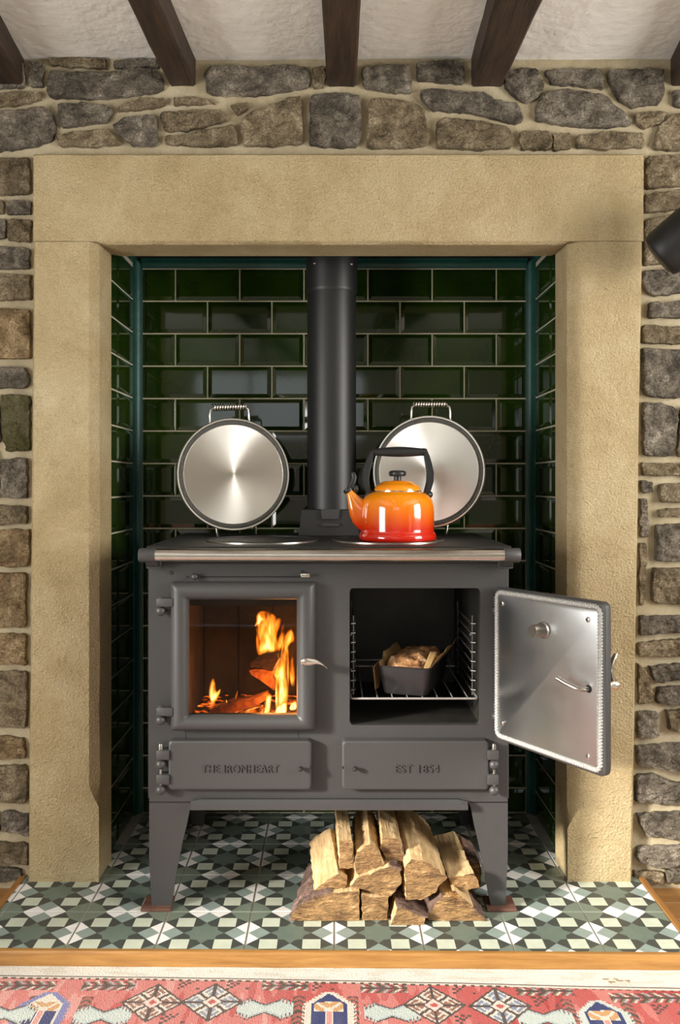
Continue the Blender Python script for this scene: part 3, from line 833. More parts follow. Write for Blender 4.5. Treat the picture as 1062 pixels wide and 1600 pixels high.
# ------------------------------------------------------------------ hearth with patterned tiles and oak edging
HX0, HX1 = -0.812, 0.797
def front_y(x): return 1.9475 - 0.012 * x
b = MB()
hp = [(HX0, front_y(HX0) + 0.002), (HX1, front_y(HX1) + 0.002), (HX1, AY), (HX0, AY)]
b.loft([[(x, y, FZ - 0.02) for x, y in hp], [(x, y, -0.0014) for x, y in hp]], True, True)
hearth = b.build('hearth_floor', M['floor_grout'], kind='structure', smooth=0)
SLOTS = ['t_star', 't_teal', 't_white', 't_mint', 't_dark', 't_corner']
def pattern_polys():
    P = []
    N_, d, q0, q1 = 0.48, 0.26, 0.29, 0.71
    star = []
    for k in range(8):
        a = math.radians(45 * k + 90); ro = N_ if k % 2 == 0 else q0 * math.sqrt(2)
        star.append((ro * math.cos(a), ro * math.sin(a)))
        a2 = math.radians(45 * k + 112.5)
        star.append((0.335 * math.cos(a2), 0.335 * math.sin(a2)))
    P.append((0, star))
    def rot(pts, k):
        for _ in range(k): pts = [(-y, x) for x, y in pts]
        return pts
    h = 1 - d
    for k in range(4):
        P.append((1, rot([(0, 1), (-d, h), (0, N_), (d, h)], k)))
        P.append((2, rot([(0, 1), (d, h), (2 * d, 1)], k)))
        P.append((2, rot([(0, 1), (-2 * d, 1), (-d, h)], k)))
        P.append((3, rot([(q0, q0), (q1, q0), (q1, q1), (q0, q1)], k)))
        n1 = (0.335 * math.cos(math.radians(67.5)), 0.335 * math.sin(math.radians(67.5)))
        P.append((4, rot([(0, N_), n1, (q0, q0), (q0, q1), (d, h)], k)))
        P.append((4, rot([(0, N_), (-d, h), (-q0, q1), (-q0, q0), (-n1[0], n1[1])], k)))
        P.append((4, rot([(d, h), (q0, q1), (q1, q1), (2 * d, 1)], k)))
        P.append((4, rot([(-d, h), (-2 * d, 1), (-q1, q1), (-q0, q1)], k)))
        P.append((5, rot([(2 * d, 1), (q1, q1), (1, 2 * d), (1, 1)], k)))
    return P
PAT = pattern_polys()
FC = {}
def floor_tile(cx, cy, clip):
    """clip: list of (point, normal) world planes that cut the tile"""
    hs = 0.1 - 0.0026
    b = MB()
    for m, pts in PAT:
        b.add([(x * hs, y * hs, 0.0) for x, y in pts], [list(range(len(pts)))], m)
    bm = bmesh.new()
    for v in b.v: bm.verts.new(v)
    bm.verts.ensure_lookup_table()
    for f, m in zip(b.f, b.m):
        fc = bm.faces.new([bm.verts[i] for i in f]); fc.material_index = m
    bmesh.ops.remove_doubles(bm, verts=bm.verts, dist=1e-5)
    for p, n in clip:
        bmesh.ops.bisect_plane(bm, geom=bm.verts[:] + bm.edges[:] + bm.faces[:], plane_co=(p[0] - cx, p[1] - cy, 0), plane_no=(n[0], n[1], 0), clear_outer=True)
    if not bm.faces: bm.free(); return
    bd = [e for e in bm.edges if e.is_boundary]
    r = bmesh.ops.extrude_edge_only(bm, edges=bd)
    for v in [g for g in r['geom'] if isinstance(g, bmesh.types.BMVert)]: v.co.z = -0.006
    bmesh.ops.recalc_face_normals(bm, faces=bm.faces)
    me = bpy.data.meshes.new('floor_tile')
    bm.to_mesh(me); bm.free()
    for s in SLOTS: me.materials.append(M[s])
    return me
full = None
fyv = 0.012
for iy in range(-1, 4):
    for ix in range(-5, 5):
        cx, cy = ix * 0.2 + 0.1, 2.127 + iy * 0.2 + 0.1
        if cy > 2.42 and abs(cx) > 0.75: continue
        if cx < HX0 - 0.1 or cx > HX1 + 0.1: continue
        clip = []
        if iy == -1: clip.append(((0, front_y(0) + 0.004), (-0.012, -1)))
        if cx - 0.1 < HX0: clip.append(((HX0, 0), (-1, 0)))
        if cx + 0.1 > HX1: clip.append(((HX1 - 0.002, 0), (1, 0)))
        if iy >= 2 and abs(cx) > 0.6: continue
        if iy == 3: clip.append(((0, AY - 0.002), (0, 1)))
        if clip: me = floor_tile(cx, cy, clip)
        else:
            if full is None: full = floor_tile(0, 0, [])
            me = full
        if not me: continue
        o = bpy.data.objects.new('floor_tile', me)
        COL.objects.link(o); o.parent = hearth; o.location = (cx, cy, rs.uniform(0, 0.0006))
# oak edging
def edging(name, pts, w, m, kind='structure'):
    (x0, y0), (x1, y1) = pts
    d = Vector((x1 - x0, y1 - y0, 0)).normalized(); n = Vector((d.y, -d.x, 0)) * w
    b = MB()
    sec = [(0.0, FZ - 0.01), (1.0, FZ - 0.01), (1.0, -0.003), (0.9, 0.0015), (0.75, 0.003), (0.0, 0.003)]
    rings = []
    for k in range(13):
        t = k / 12
        rings.append([(x0 + (x1 - x0) * t + n.x * a, y0 + (y1 - y0) * t + n.y * a, c + 0.0005 * fbm(t * 4, a, c, 3)) for a, c in sec])
    b.loft(rings, True, True)
    return b.build(name, m, kind=kind, smooth=40)
edging('trim_6', ((HX0 - 0.018, front_y(HX0)), (HX1 + 0.018, front_y(HX1))), 0.013, M['oak'])
edging('trim_7', ((HX0, 2.322), (HX0, front_y(HX0) + 0.001)), 0.018, M['oak_side'])
edging('trim_8', ((HX1, front_y(HX1) + 0.001), (HX1, 2.316)), 0.018, M['oak_side'])

# ------------------------------------------------------------------ the range cooker
ST = 2.142                 # front plane of the body
BX0, BX1 = X(233, ST), X(793, ST)
BZ0, BZ1 = Z(1247.5, ST), 0.842
BB = 2.69                  # back of the body
stove = empty('range_cooker', ((BX0 + BX1) / 2, 2.42, 0.006), label='charcoal grey cast wood-burning range cooker on four legs in the alcove', cat='stove')
XM = X(516, ST)
GX0, GX1, GZ0, GZ1 = X(290, 2.12), X(465, 2.12), Z(1121, 2.12), Z(936, 2.12)      # fire glass
OX0, OX1, OZ0, OZ1 = X(546, ST), X(750, ST), Z(1133, ST), Z(919, ST)              # oven mouth
def hole_plate(b, x0, x1, z0, z1, hx0, hx1, hz0, hz1, r, y0, y1, m=0):
    k = 5
    inner = rrect(hx0, hx1, hz0, hz1, r, k)
    cor = [(x1, z0), (x1, z1), (x0, z1), (x0, z0)]
    outer = [cor[i // (k + 1)] for i in range(4 * (k + 1))]
    b.loft([[(p[0], y0, p[1]) for p in outer], [(p[0], y0, p[1]) for p in inner], [(inner_p[0], y0 + 0.002, inner_p[1]) for inner_p in inner], [(p[0], y1, p[1]) for p in inner]], m=m)
b = MB()
hole_plate(b, BX0, XM, BZ0, BZ1, GX0 - 0.004, GX1 + 0.004, GZ0 - 0.004, GZ1 + 0.004, 0.006, ST, ST + 0.02)
hole_plate(b, XM, BX1, BZ0, BZ1, OX0, OX1, OZ0, OZ1, 0.010, ST, ST + 0.02)
cs = 0.006
for xa, sg in ((BX0, 1), (BX1, -1)):          # side panels with an eased front edge
    b.loft([[(xa, ST, z), (xa - sg * 0.003, ST + 0.004, z), (xa - sg * 0.003, BB, z), (xa + sg * 0.01, BB, z), (xa + sg * 0.01, ST + 0.004, z)] for z in (BZ0, BZ1)], True, True)
b.box(BX0, BX1, BB - 0.01, BB, BZ0, BZ1)
b.box(BX0, BX1, ST + 0.004, BB, BZ0, BZ0 + 0.008)
b.box(XM - 0.012, XM + 0.004, ST + 0.02, BB - 0.01, BZ0, BZ1)
b.build('body', M['stove'], stove, smooth=30)
# seams in the fascia
for px in (290, 466):
    b = MB(); b.box(X(px, ST) - 0.0006, X(px, ST) + 0.0006, ST - 0.0004, ST + 0.001, Z(1157, ST), Z(1144, ST)); b.build('seam', M['black_metal'], stove, smooth=0)
for p0, p1 in ((233, 298), (734, 793)):
    b = MB(); b.box(X(p0, ST), X(p1, ST), ST - 0.0012, ST + 0.001, Z(1254, ST), Z(1252.6, ST)); b.build('seam', M['black_metal'], stove, smooth=0)

# oven lining, ladder runners
b = MB()
OB = 2.61
b.add([(OX0, ST + 0.02, OZ0), (OX1, ST + 0.02, OZ0), (OX1, OB, OZ0), (OX0, OB, OZ0), (OX0, ST + 0.02, OZ1), (OX1, ST + 0.02, OZ1), (OX1, OB, OZ1), (OX0, OB, OZ1)],
      [(0, 1, 2, 3), (4, 7, 6, 5), (0, 3, 7, 4), (1, 5, 6, 2), (3, 2, 6, 7)])
ol = b.build('oven_lining', M['oven_black'], stove, smooth=0)
b = MB(); b.box(OX0 + 0.02, OX1 - 0.02, OB - 0.006, OB - 0.002, OZ0 + 0.03, OZ1 - 0.05)
b.build('back_panel', M['oven_black'], ol, smooth=0)
for sx, xw in ((1, OX0), (-1, OX1)):
    b = MB()
    for y in (2.20, 2.46):
        b.tube([(xw + sx * 0.010, y, OZ0 + 0.06), (xw + sx * 0.010, y, OZ1 - 0.075)], 0.0022, 8)
    for i in range(8):
        z = OZ0 + 0.075 + i * 0.0235
        b.tube([(xw + sx * 0.004, 2.185, z), (xw + sx * 0.014, 2.19, z), (xw + sx * 0.014, 2.47, z), (xw + sx * 0.004, 2.475, z)], 0.0019, 8)
    for z in (OZ0 + 0.11, OZ0 + 0.2):
        b.ball((xw + sx * 0.004, 2.26, z), 0.005, 10, 6)
    b.build('shelf_runner', M['runner'], stove, smooth=40)

# legs
def leg(inner, outer_x, y0, y1, sg):
    b = MB()
    pts = [(X(p[0], ST), Z(p[1], ST)) for p in inner]
    ox = outer_x
    outl = [(ox, BZ0), (ox, 0.35), (ox - sg * -0.004, 0.008)]
    poly = [(ox, BZ0)] + pts + [(ox + sg * 0.006, 0.008), (ox, 0.12)]
    b.prism(poly, y0, y0 + 0.008)
    # side web of the angle section
    e = 0.0081
    side = [(y0 + e, BZ0), (y0 + 0.12, BZ0), (y0 + 0.075, 0.16), (y0 + 0.05, 0.008), (y0 + e, 0.008)]
    x0, x1 = (ox, ox + sg * 0.008)
    ring = lambda x: [(x + sg * (0.006 * max(0, (0.12 - z) / 0.12)), y if y1 > y0 else 2 * y0 - y, z) for y, z in side]
    b.loft([ring(x0), ring(x1)], True, True)
    return b
LI = [(315, 1247.6), (299, 1254), (297.5, 1260), (293, 1282), (284, 1320), (276, 1360), (270.5, 1398), (268, 1421)]
RI = [(716, 1247.6), (731, 1253.5), (735, 1260), (741, 1290), (749, 1325), (756, 1360), (763, 1398), (768, 1421)]
leg(LI, BX0, ST, ST + 1, 1).build('leg', M['stove'], stove, smooth=30)
leg(RI, BX1, ST, ST + 1, -1).build('leg', M['stove'], stove, smooth=30)
leg(LI, BX0, 2.66, 2.0, 1).build('leg', M['stove'], stove, smooth=30)
leg(RI, BX1, 2.66, 2.0, -1).build('leg', M['stove'], stove, smooth=30)
# air-inlet lip under the body
b = MB()
YL = 2.118
x0, x1 = X(297, YL), X(731, YL)
zt_, zm_, zb_ = Z(1251.5, YL), Z(1256.5, YL), Z(1267, YL)
sec = [(2.60, zb_ + 0.006), (YL + 0.020, zb_ + 0.006), (YL + 0.019, zt_ - 0.003), (YL + 0.015, zt_), (YL + 0.009, zt_), (YL + 0.003, zm_ + 0.002), (YL, zm_ - 0.002), (YL, zb_ + 0.002), (YL + 0.003, zb_), (ST + 0.01, zb_ + 0.002), (2.60, zb_ + 0.003)]
rings = []
for x, e in ((x0, 1), (x0 + 0.018, 0), (x1 - 0.024, 0), (x1, 1)):
    rings.append([(x, y, z - (0.005 * e if z > zm_ else 0)) for y, z in sec])
b.loft(rings, True, True)
b.build('air_inlet_lip', M['stove'], stove, smooth=30)

# top plate, hotplates
TZ = 0.884
b = MB()
TPX0, TPX1 = -0.452, 0.426
b.plate(lambda i: [(x, z) for x, z in rrect(TPX0 + i, TPX1 - i, 0.842 + i, TZ - i, 0.0, 1)], [(0.0, 2.70), (0.0, 2.121), (0.004, 2.117)])
b.build('top_plate', M['stove_dark'], stove, smooth=30)
for cx in (X(409, 2.31), X(607, 2.31)):
    b = MB()
    b.lathe([(0.1445, 0.0), (0.1445, 0.004), (0.1425, 0.0055), (0.139, 0.0055), (0.1385, 0.003), (0.0, 0.003)], cx, 2.325, TZ, 72)
    hp = b.build('hotplate', M['stove_dark'], stove, smooth=30)
    b = MB()
    b.lathe([(0.1475, 0.0), (0.1475, 0.0035), (0.1450, 0.0045), (0.1447, 0.0)], cx, 2.325, TZ, 72)
    b.build('hotplate_ring', M['steel'], hp, smooth=30)

# hand rail and its brackets
RY, RZ_, RR = 2.072, Z(867.5, 2.072), 0.0155
rx0, rx1 = X(243.5, RY), X(786, RY)
b = MB(); b.tube([(rx0 - 0.004, RY, RZ_), (rx1 + 0.004, RY, RZ_)], RR - 0.0005, 40)
b.build('hand_rail', M['rail_steel'], stove, smooth=40)
for xa, xb in ((X(217, RY), rx0), (rx1, X(812, RY))):
    b = MB()
    b.lathe([(0, 0), (RR - 0.002, 0), (RR + 0.0015, 0.003), (RR + 0.0015, xb - xa - 0.002), (RR, xb - xa), (0, xb - xa)], xa, RY, RZ_, 36, axis='X')
    xm, hw = (xa + xb) / 2 + (0.006 if xa < 0 else -0.006), 0.013
    arc = [(RY + 0.004, RZ_ - 0.010), (RY + 0.014, RZ_ - 0.022), (RY + 0.03, RZ_ - 0.030), (2.125, RZ_ - 0.034), (2.125, RZ_ + 0.004), (RY + 0.01, RZ_ + 0.006)]
    b.loft([[(xm - hw, y, z) for y, z in arc], [(xm + hw, y, z) for y, z in arc]], True, True)
    b.box(xm - hw - 0.005, xm + hw + 0.005, 2.112, 2.128, RZ_ - 0.036, RZ_ - 0.006, 0.002, seg=1)
    b.build('rail_bracket', M['stove'], stove, smooth=40)

# firebox door ------------------------------------------------------
DY = 2.105
dx0, dx1, dz0, dz1 = X(265, DY), X(492, DY), Z(1144.5, DY), Z(911, DY)
fd = MB()
gx0, gx1, gz0, gz1 = X(293, DY), X(463, DY), Z(1119.5, DY), Z(938.5, DY)
k = 5
prof = [(0.0, ST - 0.002, .006), (0.0, DY + 0.016, .006), (0.10, DY + 0.008, .006), (0.28, DY + 0.002, .006), (0.5, DY, .006), (0.70, DY + 0.002, .006), (0.86, DY + 0.008, .005), (0.96, DY + 0.015, .004), (1.0, DY + 0.020, .003), (1.0, ST - 0.002, .003)]
rings = []
for t, y, r in prof:
    a = [dx0 + (gx0 - dx0) * t, dx1 + (gx1 - dx1) * t, dz0 + (gz0 - dz0) * t, dz1 + (gz1 - dz1) * t]
    rings.append([(p[0], y, p[1]) for p in rrect(*a, r, k)])
fd.loft(rings)
fdo = fd.build('firebox_door', M['stove'], stove, smooth=40)
gp = MB().box(gx0 - 0.003, gx1 + 0.003, DY + 0.021, DY + 0.025, gz0 - 0.003, gz1 + 0.003).build('glass_pane', M['door_glass'], fdo, smooth=0)

def hinge(parent, bars, balls, finial, xin, xout, pins=True):
    """hinge arms as bars [(py0, py1)], ball knuckles [(px, py)] in front of the fascia"""
    xa, xb = min(X(xin, 2.115), X(xout, 2.115)), max(X(xin, 2.115), X(xout, 2.115))
    for p0, p1 in bars:
        b = MB(); b.box(xa, xb, 2.110, ST - 0.001, Z(p1, 2.115), Z(p0, 2.115), 0.0025)
        b.build('hinge_arm', M['stove'], parent, smooth=40)
    for px, py in balls:
        c = (X(px, 2.122), 2.122, Z(py, 2.122))
        b = MB(); b.ball(c, 0.0122, 20, 12)
        b.box(c[0] - 0.005, c[0] + 0.005, 2.124, ST + 0.001, c[2] - 0.005, c[2] + 0.005)
        b.build('hinge_knuckle', M['stove'], parent, smooth=50)
    if pins:
        b = MB()
        px = balls[0][0]
        b.tube([(X(px, 2.122), 2.122, Z(bars[-1][1] + 2, 2.122)), (X(px, 2.122), 2.122, Z(finial, 2.122))], 0.0035, 12)
        b.lathe([(0, 0.008), (0.0045, 0.006), (0.0058, 0.0), (0.0058, -0.007), (0, -0.007)], X(px, 2.122), 2.122, Z(finial, 2.122), 14)
        b.build('hinge_pin', M['steel'], parent, smooth=40)
for y0 in (934.5, 1105):
    b = MB()
    b.box(X(245, 2.115), X(271, 2.115), 2.108, 2.126, Z(y0 + 13, 2.115), Z(y0, 2.115), 0.0022)
    b.build('hinge_arm', M['stove'], fdo, smooth=40)
    b = MB()
    c = (X(251, 2.122), 2.122, Z(y0 + 20, 2.122))
    b.ball(c, 0.0124, 20, 12); b.box(c[0] - 0.005, c[0] + 0.005, 2.124, ST + 0.001, c[2] - 0.005, c[2] + 0.005)
    b.ball((c[0], 2.118, Z(y0 - 1, 2.12)), 0.006, 14, 8, sc=(1, 1, 0.6))
    b.build('hinge_knuckle', M['stove'], fdo, smooth=50)
# curled chrome handle
def curl_handle(parent, name='handle'):
    b = MB()
    K = 18
    rings = []
    for i in range(K + 1):
        t = i / K
        px = 470 + 41 * t
        pyc = 1034.0 if t < 0.38 else 1034.0 - 2.5 * math.sin((t - 0.38) / 0.62 * 2.4) + 9.5 * ((t - 0.38) / 0.62) ** 1.9
        hh = (0.0104 * (1 - (1 - min(1, t / 0.12)) ** 2 * 0.6)) if t < 0.34 else 0.0104 + (0.0026 - 0.0104) * min(1, (t - 0.34) / 0.55)
        y = 2.094 - 0.020 * t ** 1.5
        c = PX(px, pyc, 2.09)
        rings.append([(c[0], y + 0.006 * math.sin(q * math.pi / 6), c[2] + hh * math.cos(q * math.pi / 6)) for q in range(12)])
    b.loft(rings, True, True)
    c = PX(478, 1034, 2.10)
    b.tube([(c[0], 2.092, c[2]), (c[0], 2.112, c[2])], 0.007, 16)
    return b.build(name, M['chrome'], parent, smooth=60)
hd = curl_handle(fdo)
b = MB(); c = PX(479, 1033.5, 2.086)
b.ball((c[0], 2.0895, c[2]), 0.0085, 16, 10, sc=(1.25, 0.45, 0.72)); b.build('handle_boss', M['steel'], hd, smooth=60)
# air slider above the door
b = MB(); c = PX(304, 901, 2.132)
b.ball((c[0], 2.130, c[2]), 0.0085, 16, 10, sc=(1, 0.9, 1)); b.tube([(c[0], 2.130, c[2]), (c[0], ST, c[2])], 0.004, 10)
b.build('slider_knob', M['stove'], stove, smooth=50)
b = MB(); b.box(X(313, ST), X(472, ST), ST - 0.0006, ST + 0.002, Z(902.5, ST), Z(900, ST))
b.build('slider_slot', M['black_metal'], stove, smooth=0)
b = MB(); b.tube([(X(293, ST), ST - 0.0006, Z(901.5, ST)), (X(293, ST), ST + 0.003, Z(901.5, ST))], 0.003, 12)
b.build('slider_hole', M['black_metal'], stove, smooth=0)
b = MB(); b.box(X(470, 2.128), X(484, 2.128), 2.120, ST, Z(901.5, 2.128), Z(895.5, 2.128), 0.0015); b.build('slider_tab', M['chrome'], stove, smooth=40)
for px, py in ((268, 895), (473, 894)):
    b = MB(); b.lathe([(0, -0.002), (0.0035, -0.002), (0.0048, 0.0), (0.0048, 0.002)], X(px, ST), ST, Z(py, ST), 14, axis='Y'); b.lathe([(0, -0.0024), (0.0018, -0.0024), (0.0018, 0)], X(px, ST), ST, Z(py, ST), 6, axis='Y')
    b.build('screw', M['stove_dark'], stove, smooth=30)

# ash-pan doors with raised lettering --------------------------------
def lettering(text, width, height, centre, parent, m):
    cu = bpy.data.curves.new('lettering', 'FONT')
    cu.body = text; cu.align_x = 'CENTER'; cu.align_y = 'CENTER'; cu.extrude = 0.0015; cu.size = 1.0; cu.bevel_depth = 0.0
    cu.space_character = 1.10
    ob = bpy.data.objects.new('lettering', cu); COL.objects.link(ob)
    bpy.context.view_layer.update()
    me = bpy.data.meshes.new_from_object(ob.evaluated_get(bpy.context.evaluated_depsgraph_get()))
    bpy.data.objects.remove(ob)
    xs = [v.co.x for v in me.vertices]; ys = [v.co.y for v in me.vertices]; zs = [v.co.z for v in me.vertices]
    kx = width / (max(xs) - min(xs)); kz = height / (max(ys) - min(ys)); mx = (max(xs) + min(xs)) / 2; my = (max(ys) + min(ys)) / 2
    inv = wm(parent).inverted()
    zr = (max(zs) - min(zs)) or 1
    for v in me.vertices:
        v.co = inv @ Vector((centre[0] + (v.co.x - mx) * kx, centre[1] - (v.co.z - min(zs)) / zr * 0.0030, centre[2] + (v.co.y - my) * kz))
    me.materials.clear(); me.materials.append(m)
    o = bpy.data.objects.new('lettering', me); COL.objects.link(o); o.parent = parent
    return o
AYD = 2.116
def ash_door(px0, px1, py0, py1, notch_px, knob_px, txt, tw, tcx, hinge_args):
    b = MB()
    a = (X(px0, AYD), X(px1, AYD), Z(py1, AYD), Z(py0, AYD))
    b.plate(lambda i: rrect(a[0] + i, a[1] - i, a[2] + i, a[3] - i, max(0.001, 0.010 - i * 0.5), 5), [(0, ST - 0.001), (0, AYD + 0.006), (0.0015, AYD + 0.002), (0.005, AYD), (0.006, AYD)])
    o = b.build('ash_door', M['stove'], stove, smooth=30)
    lettering(txt, tw * AYD / F, 12.2 * AYD / F, (X(tcx, AYD), AYD + 0.0004, Z(1201, AYD)), o, M['stove'])
    b = MB(); kx, kz = X(knob_px, AYD), Z(1199.5, AYD)
    b.lathe([(0, -0.018), (0.0045, -0.017), (0.0065, -0.013), (0.0055, -0.009), (0.0038, -0.008), (0.0038, 0.001)], kx, AYD, kz, 8, axis='Y')
    b.build('knob', M['stove_dark'], o, smooth=25)
    b = MB(); nx = X(notch_px, AYD); b.lathe([(0.004, -0.0008), (0.004, 0.008)], nx, AYD + 0.001, kz, 12, axis='Y'); b.lathe([(0, -0.0008), (0.004, -0.0008)], nx, AYD + 0.001, kz, 12, axis='Y')
    b.build('catch_notch', M['black_metal'], o, smooth=25)
    hinge(o, **hinge_args)
    return o
ash_door(262.5, 487, 1157.5, 1235, 484.5, 469, 'THE IRONHEART', 120, 375, dict(bars=[(1172, 1187), (1210, 1225)], balls=[(251, 1194), (251, 1234)], finial=1166, xin=265, xout=244.5))
ash_door(534, 764, 1157.5, 1235, 537, 554, 'EST 1854', 68, 651, dict(bars=[(1172, 1187), (1210, 1226)], balls=[(771.5, 1194.5), (771.5, 1235)], finial=1166, xin=761, xout=778.5))

# oven door: hinged at the right, swung wide open --------------------
U = Vector((0.529, -0.848, 0)).normalized()
DW, DH = 0.340, 0.3675
od = empty('oven_door', (0.387, 2.130, 0.4185), (0, 0, math.atan2(U.y, U.x)), parent=stove)
od.location = Vector(od.location) - Vector(stove.location)
def local(b, *a, **k): return b.build(*a, world=False, **k)
b = MB()
b.plate(lambda i: rrect(0 + i, DW - i, 0 + i, DH - i, max(0.004, 0.014 - i * 0.6), 6), [(0.003, 0.0), (0.0, 0.002), (0.0, 0.016), (0.004, 0.022), (0.012, 0.025)])
local(b, 'door_casting', M['stove'], parent=od, smooth=40)
b = MB()
si = 0.017
b.plate(lambda i: rrect(si + i, DW - si - i, si + i, DH - si - i, 0.012 - i, 6), [(0, 0.0), (0, -0.0035), (0.001, -0.004)])
sh = local(b, 'inner_panel', M['door_sheet'], parent=od, smooth=40)
# twisted rope seal
path = rrect(0.0115, DW - 0.0115, 0.0115, DH - 0.0115, 0.014, 8)
def resample(pts, step):
    n = len(pts); out = []
    for i in range(n):
        a, c = pts[i], pts[(i + 1) % n]
        d = math.dist(a, c); q = max(1, int(round(d / step)))
        for t in range(q): out.append((a[0] + (c[0] - a[0]) * t / q, a[1] + (c[1] - a[1]) * t / q))
    return out
rp = resample(path, 0.0014)
K = len(rp); rings = []
tw = round(K * 0.0014 / 0.0068)
for i in range(K):
    a, c = rp[i - 1], rp[(i + 1) % K]
    t = Vector((c[0] - a[0], 0, c[1] - a[1])).normalized(); nrm = Vector((t.z, 0, -t.x)); up = Vector((0, -1, 0))
    ring = []
    for q in range(10):
        th = 2 * math.pi * q / 10
        rad = 0.0054 * (1 + 0.17 * math.cos(2 * th + 2 * math.pi * tw * i / K) + 0.13 * math.cos(3 * th - 2 * math.pi * tw * i / K))
        ring.append(Vector((rp[i][0], -0.0015, rp[i][1])) + nrm * math.cos(th) * rad * 1.05 + up * math.sin(th) * rad)
    rings.append(ring)
b = MB(); b.loft(rings, loop=True)
local(b, 'rope_seal', M['rope'], parent=od, smooth=60)
for u, z in ((0.032, 0.749), (0.297, 0.745), (0.032, 0.463), (0.297, 0.453)):
    b = MB(); b.ball((u, -0.004, z - 0.4185), 0.0062, 14, 8, sc=(1, 0.4, 1)); local(b, 'rivet', M['chrome'], parent=sh, smooth=60)
b = MB()
b.lathe([(0, -0.042), (0.0135, -0.042), (0.0145, -0.040), (0.0145, -0.012), (0.0150, -0.010), (0.019, -0.009), (0.019, -0.004)], 0.170, 0, 0.705 - 0.4185, 28, axis='Y')
local(b, 'vent_plug', M['steel'], parent=od, smooth=35)
lz = 0.598 - 0.4185
b = MB(); b.lathe([(0, -0.0045), (0.0085, -0.0045), (0.0085, -0.003)], 0.299, 0, lz, 18, axis='Y'); local(b, 'latch_hole', M['black_metal'], parent=sh, smooth=30)
b = MB(); b.tube([(0.299, 0.0, lz), (0.299, -0.016, lz), (0.296, -0.024, lz), (0.285, -0.030, lz + 0.002), (0.262, -0.034, lz + 0.008), (0.240, -0.038, lz + 0.016)], 0.0048, 12); local(b, 'latch_hook', M['steel'], parent=od, smooth=40)
# handle on the outer face: boss and upward-curling lever
b = MB()
b.lathe([(0, 0.020), (0.010, 0.020), (0.010, 0.052), (0.012, 0.054), (0.012, 0.068), (0.008, 0.071), (0, 0.072)], 0.308, 0, lz + 0.002, 18, axis='Y')
K = 14; rings = []
for i in range(K + 1):
    t = i / K
    w = 0.0105 * (1 - t) + 0.0045 * t
    cx, cz, cy = 0.308 - 0.004 * t, lz + 0.002 + 0.066 * t, 0.064 - 0.012 * math.sin(math.pi * t) + 0.012 * t ** 2
    rings.append([(cx + w * math.cos(q * math.pi / 5), cy + 0.0045 * math.sin(q * math.pi / 5), cz) for q in range(10)])
b.loft(rings, True, True)
local(b, 'handle', M['chrome'], parent=od, smooth=50)
for zc in (0.749 - 0.4185 - 0.012, 0.463 - 0.4185 + 0.016):
    b = MB(); b.box(-0.010, 0.006, 0.004, 0.018, zc, zc + 0.024, 0.003); b.ball((-0.004, 0.010, zc - 0.010), 0.0115, 16, 10)
    local(b, 'hinge_knuckle', M['stove'], parent=od, smooth=45)

# bolster lids, raised -----------------------------------------------
def lid(px, py, Y, yaw, lean, roll):
    R = 0.1605
    e = empty('lid', (0, 0, 0), (0, 0, 0), parent=stove)
    c = Vector(PX(px, py, Y))
    # local Z of the lid looks at the room
    rot = Matrix.Rotation(math.radians(yaw), 4, 'Z') @ Matrix.Rotation(math.radians(90 - lean), 4, 'X') @ Matrix.Rotation(math.radians(roll), 4, 'Z')
    e.matrix_basis = Matrix.Translation(c - Vector(stove.location)) @ rot
    b = MB()
    b.lathe([(R - 0.020, 0.001), (R - 0.019, 0.004), (R - 0.017, 0.001)], n=90)
    b.lathe([(R - 0.007, 0.000), (R - 0.006, 0.0045), (R - 0.002, 0.005), (R, 0.002), (R, -0.014), (R - 0.010, -0.024), (R * 0.6, -0.044), (R * 0.2, -0.052), (0, -0.053)], n=90)
    local(b, 'lid_shell', M['lid_steel'], parent=e, smooth=30)
    b = MB(); b.lathe([(R - 0.0185, -0.002), (R - 0.018, 0.003), (R - 0.0125, 0.0055), (R - 0.0075, 0.003), (R - 0.0065, -0.002)], n=90)
    local(b, 'lid_seal', M['gasket'], parent=e, smooth=50)
    b = MB()
    prof = [(R - 0.018, 0.0022)] + [((R - 0.018) * (1 - k / 24), 0.0022 + 0.0016 * (k / 24)) for k in range(1, 24)] + [(0.0035, 0.0039), (0.003, 0.0028), (0, 0.0028)]
    b.lathe(prof, n=120)
    local(b, 'lid_face', M['lid_face'], parent=e, smooth=60)
    # bail: two wires, bar and coil grip above the rim
    w = 0.052
    hy, hz = R + 0.034, -0.012
    b = MB()
    b.tube([(-w - 0.004, R * 0.86, -0.018), (-w - 0.004, R + 0.012, -0.016), (-w - 0.002, hy - 0.008, hz - 0.001), (-w + 0.008, hy, hz), (w - 0.008, hy, hz), (w + 0.002, hy - 0.008, hz - 0.001), (w + 0.004, R + 0.012, -0.016), (w + 0.004, R * 0.86, -0.018)], 0.0032, 10)
    hw = local(b, 'lid_handle', M['steel'], parent=e, smooth=60)
    b = MB(); turns = 13; q = turns * 12
    b.tube([(-w + 0.004 + (2 * w - 0.008) * i / q, hy + 0.0095 * math.sin(2 * math.pi * turns * i / q), hz + 0.0095 * math.cos(2 * math.pi * turns * i / q)) for i in range(q + 1)], 0.0023, 7)
    local(b, 'coil_grip', M['chrome'], parent=hw, smooth=60)
    for sx in (-0.055, 0.055):
        b = MB(); b.tube([(sx, -R + 0.012, -0.020), (sx * 1.0, -R - 0.004, -0.016), (sx * 0.98, -R - 0.016, -0.004)], [0.005, 0.0045, 0.004], 8)
        local(b, 'lid_hinge', M['steel'], parent=e, smooth=50)
lid(365, 741, 2.50, 14, 4, 3)
lid(669, 737, 2.50, -14, 4, -1)

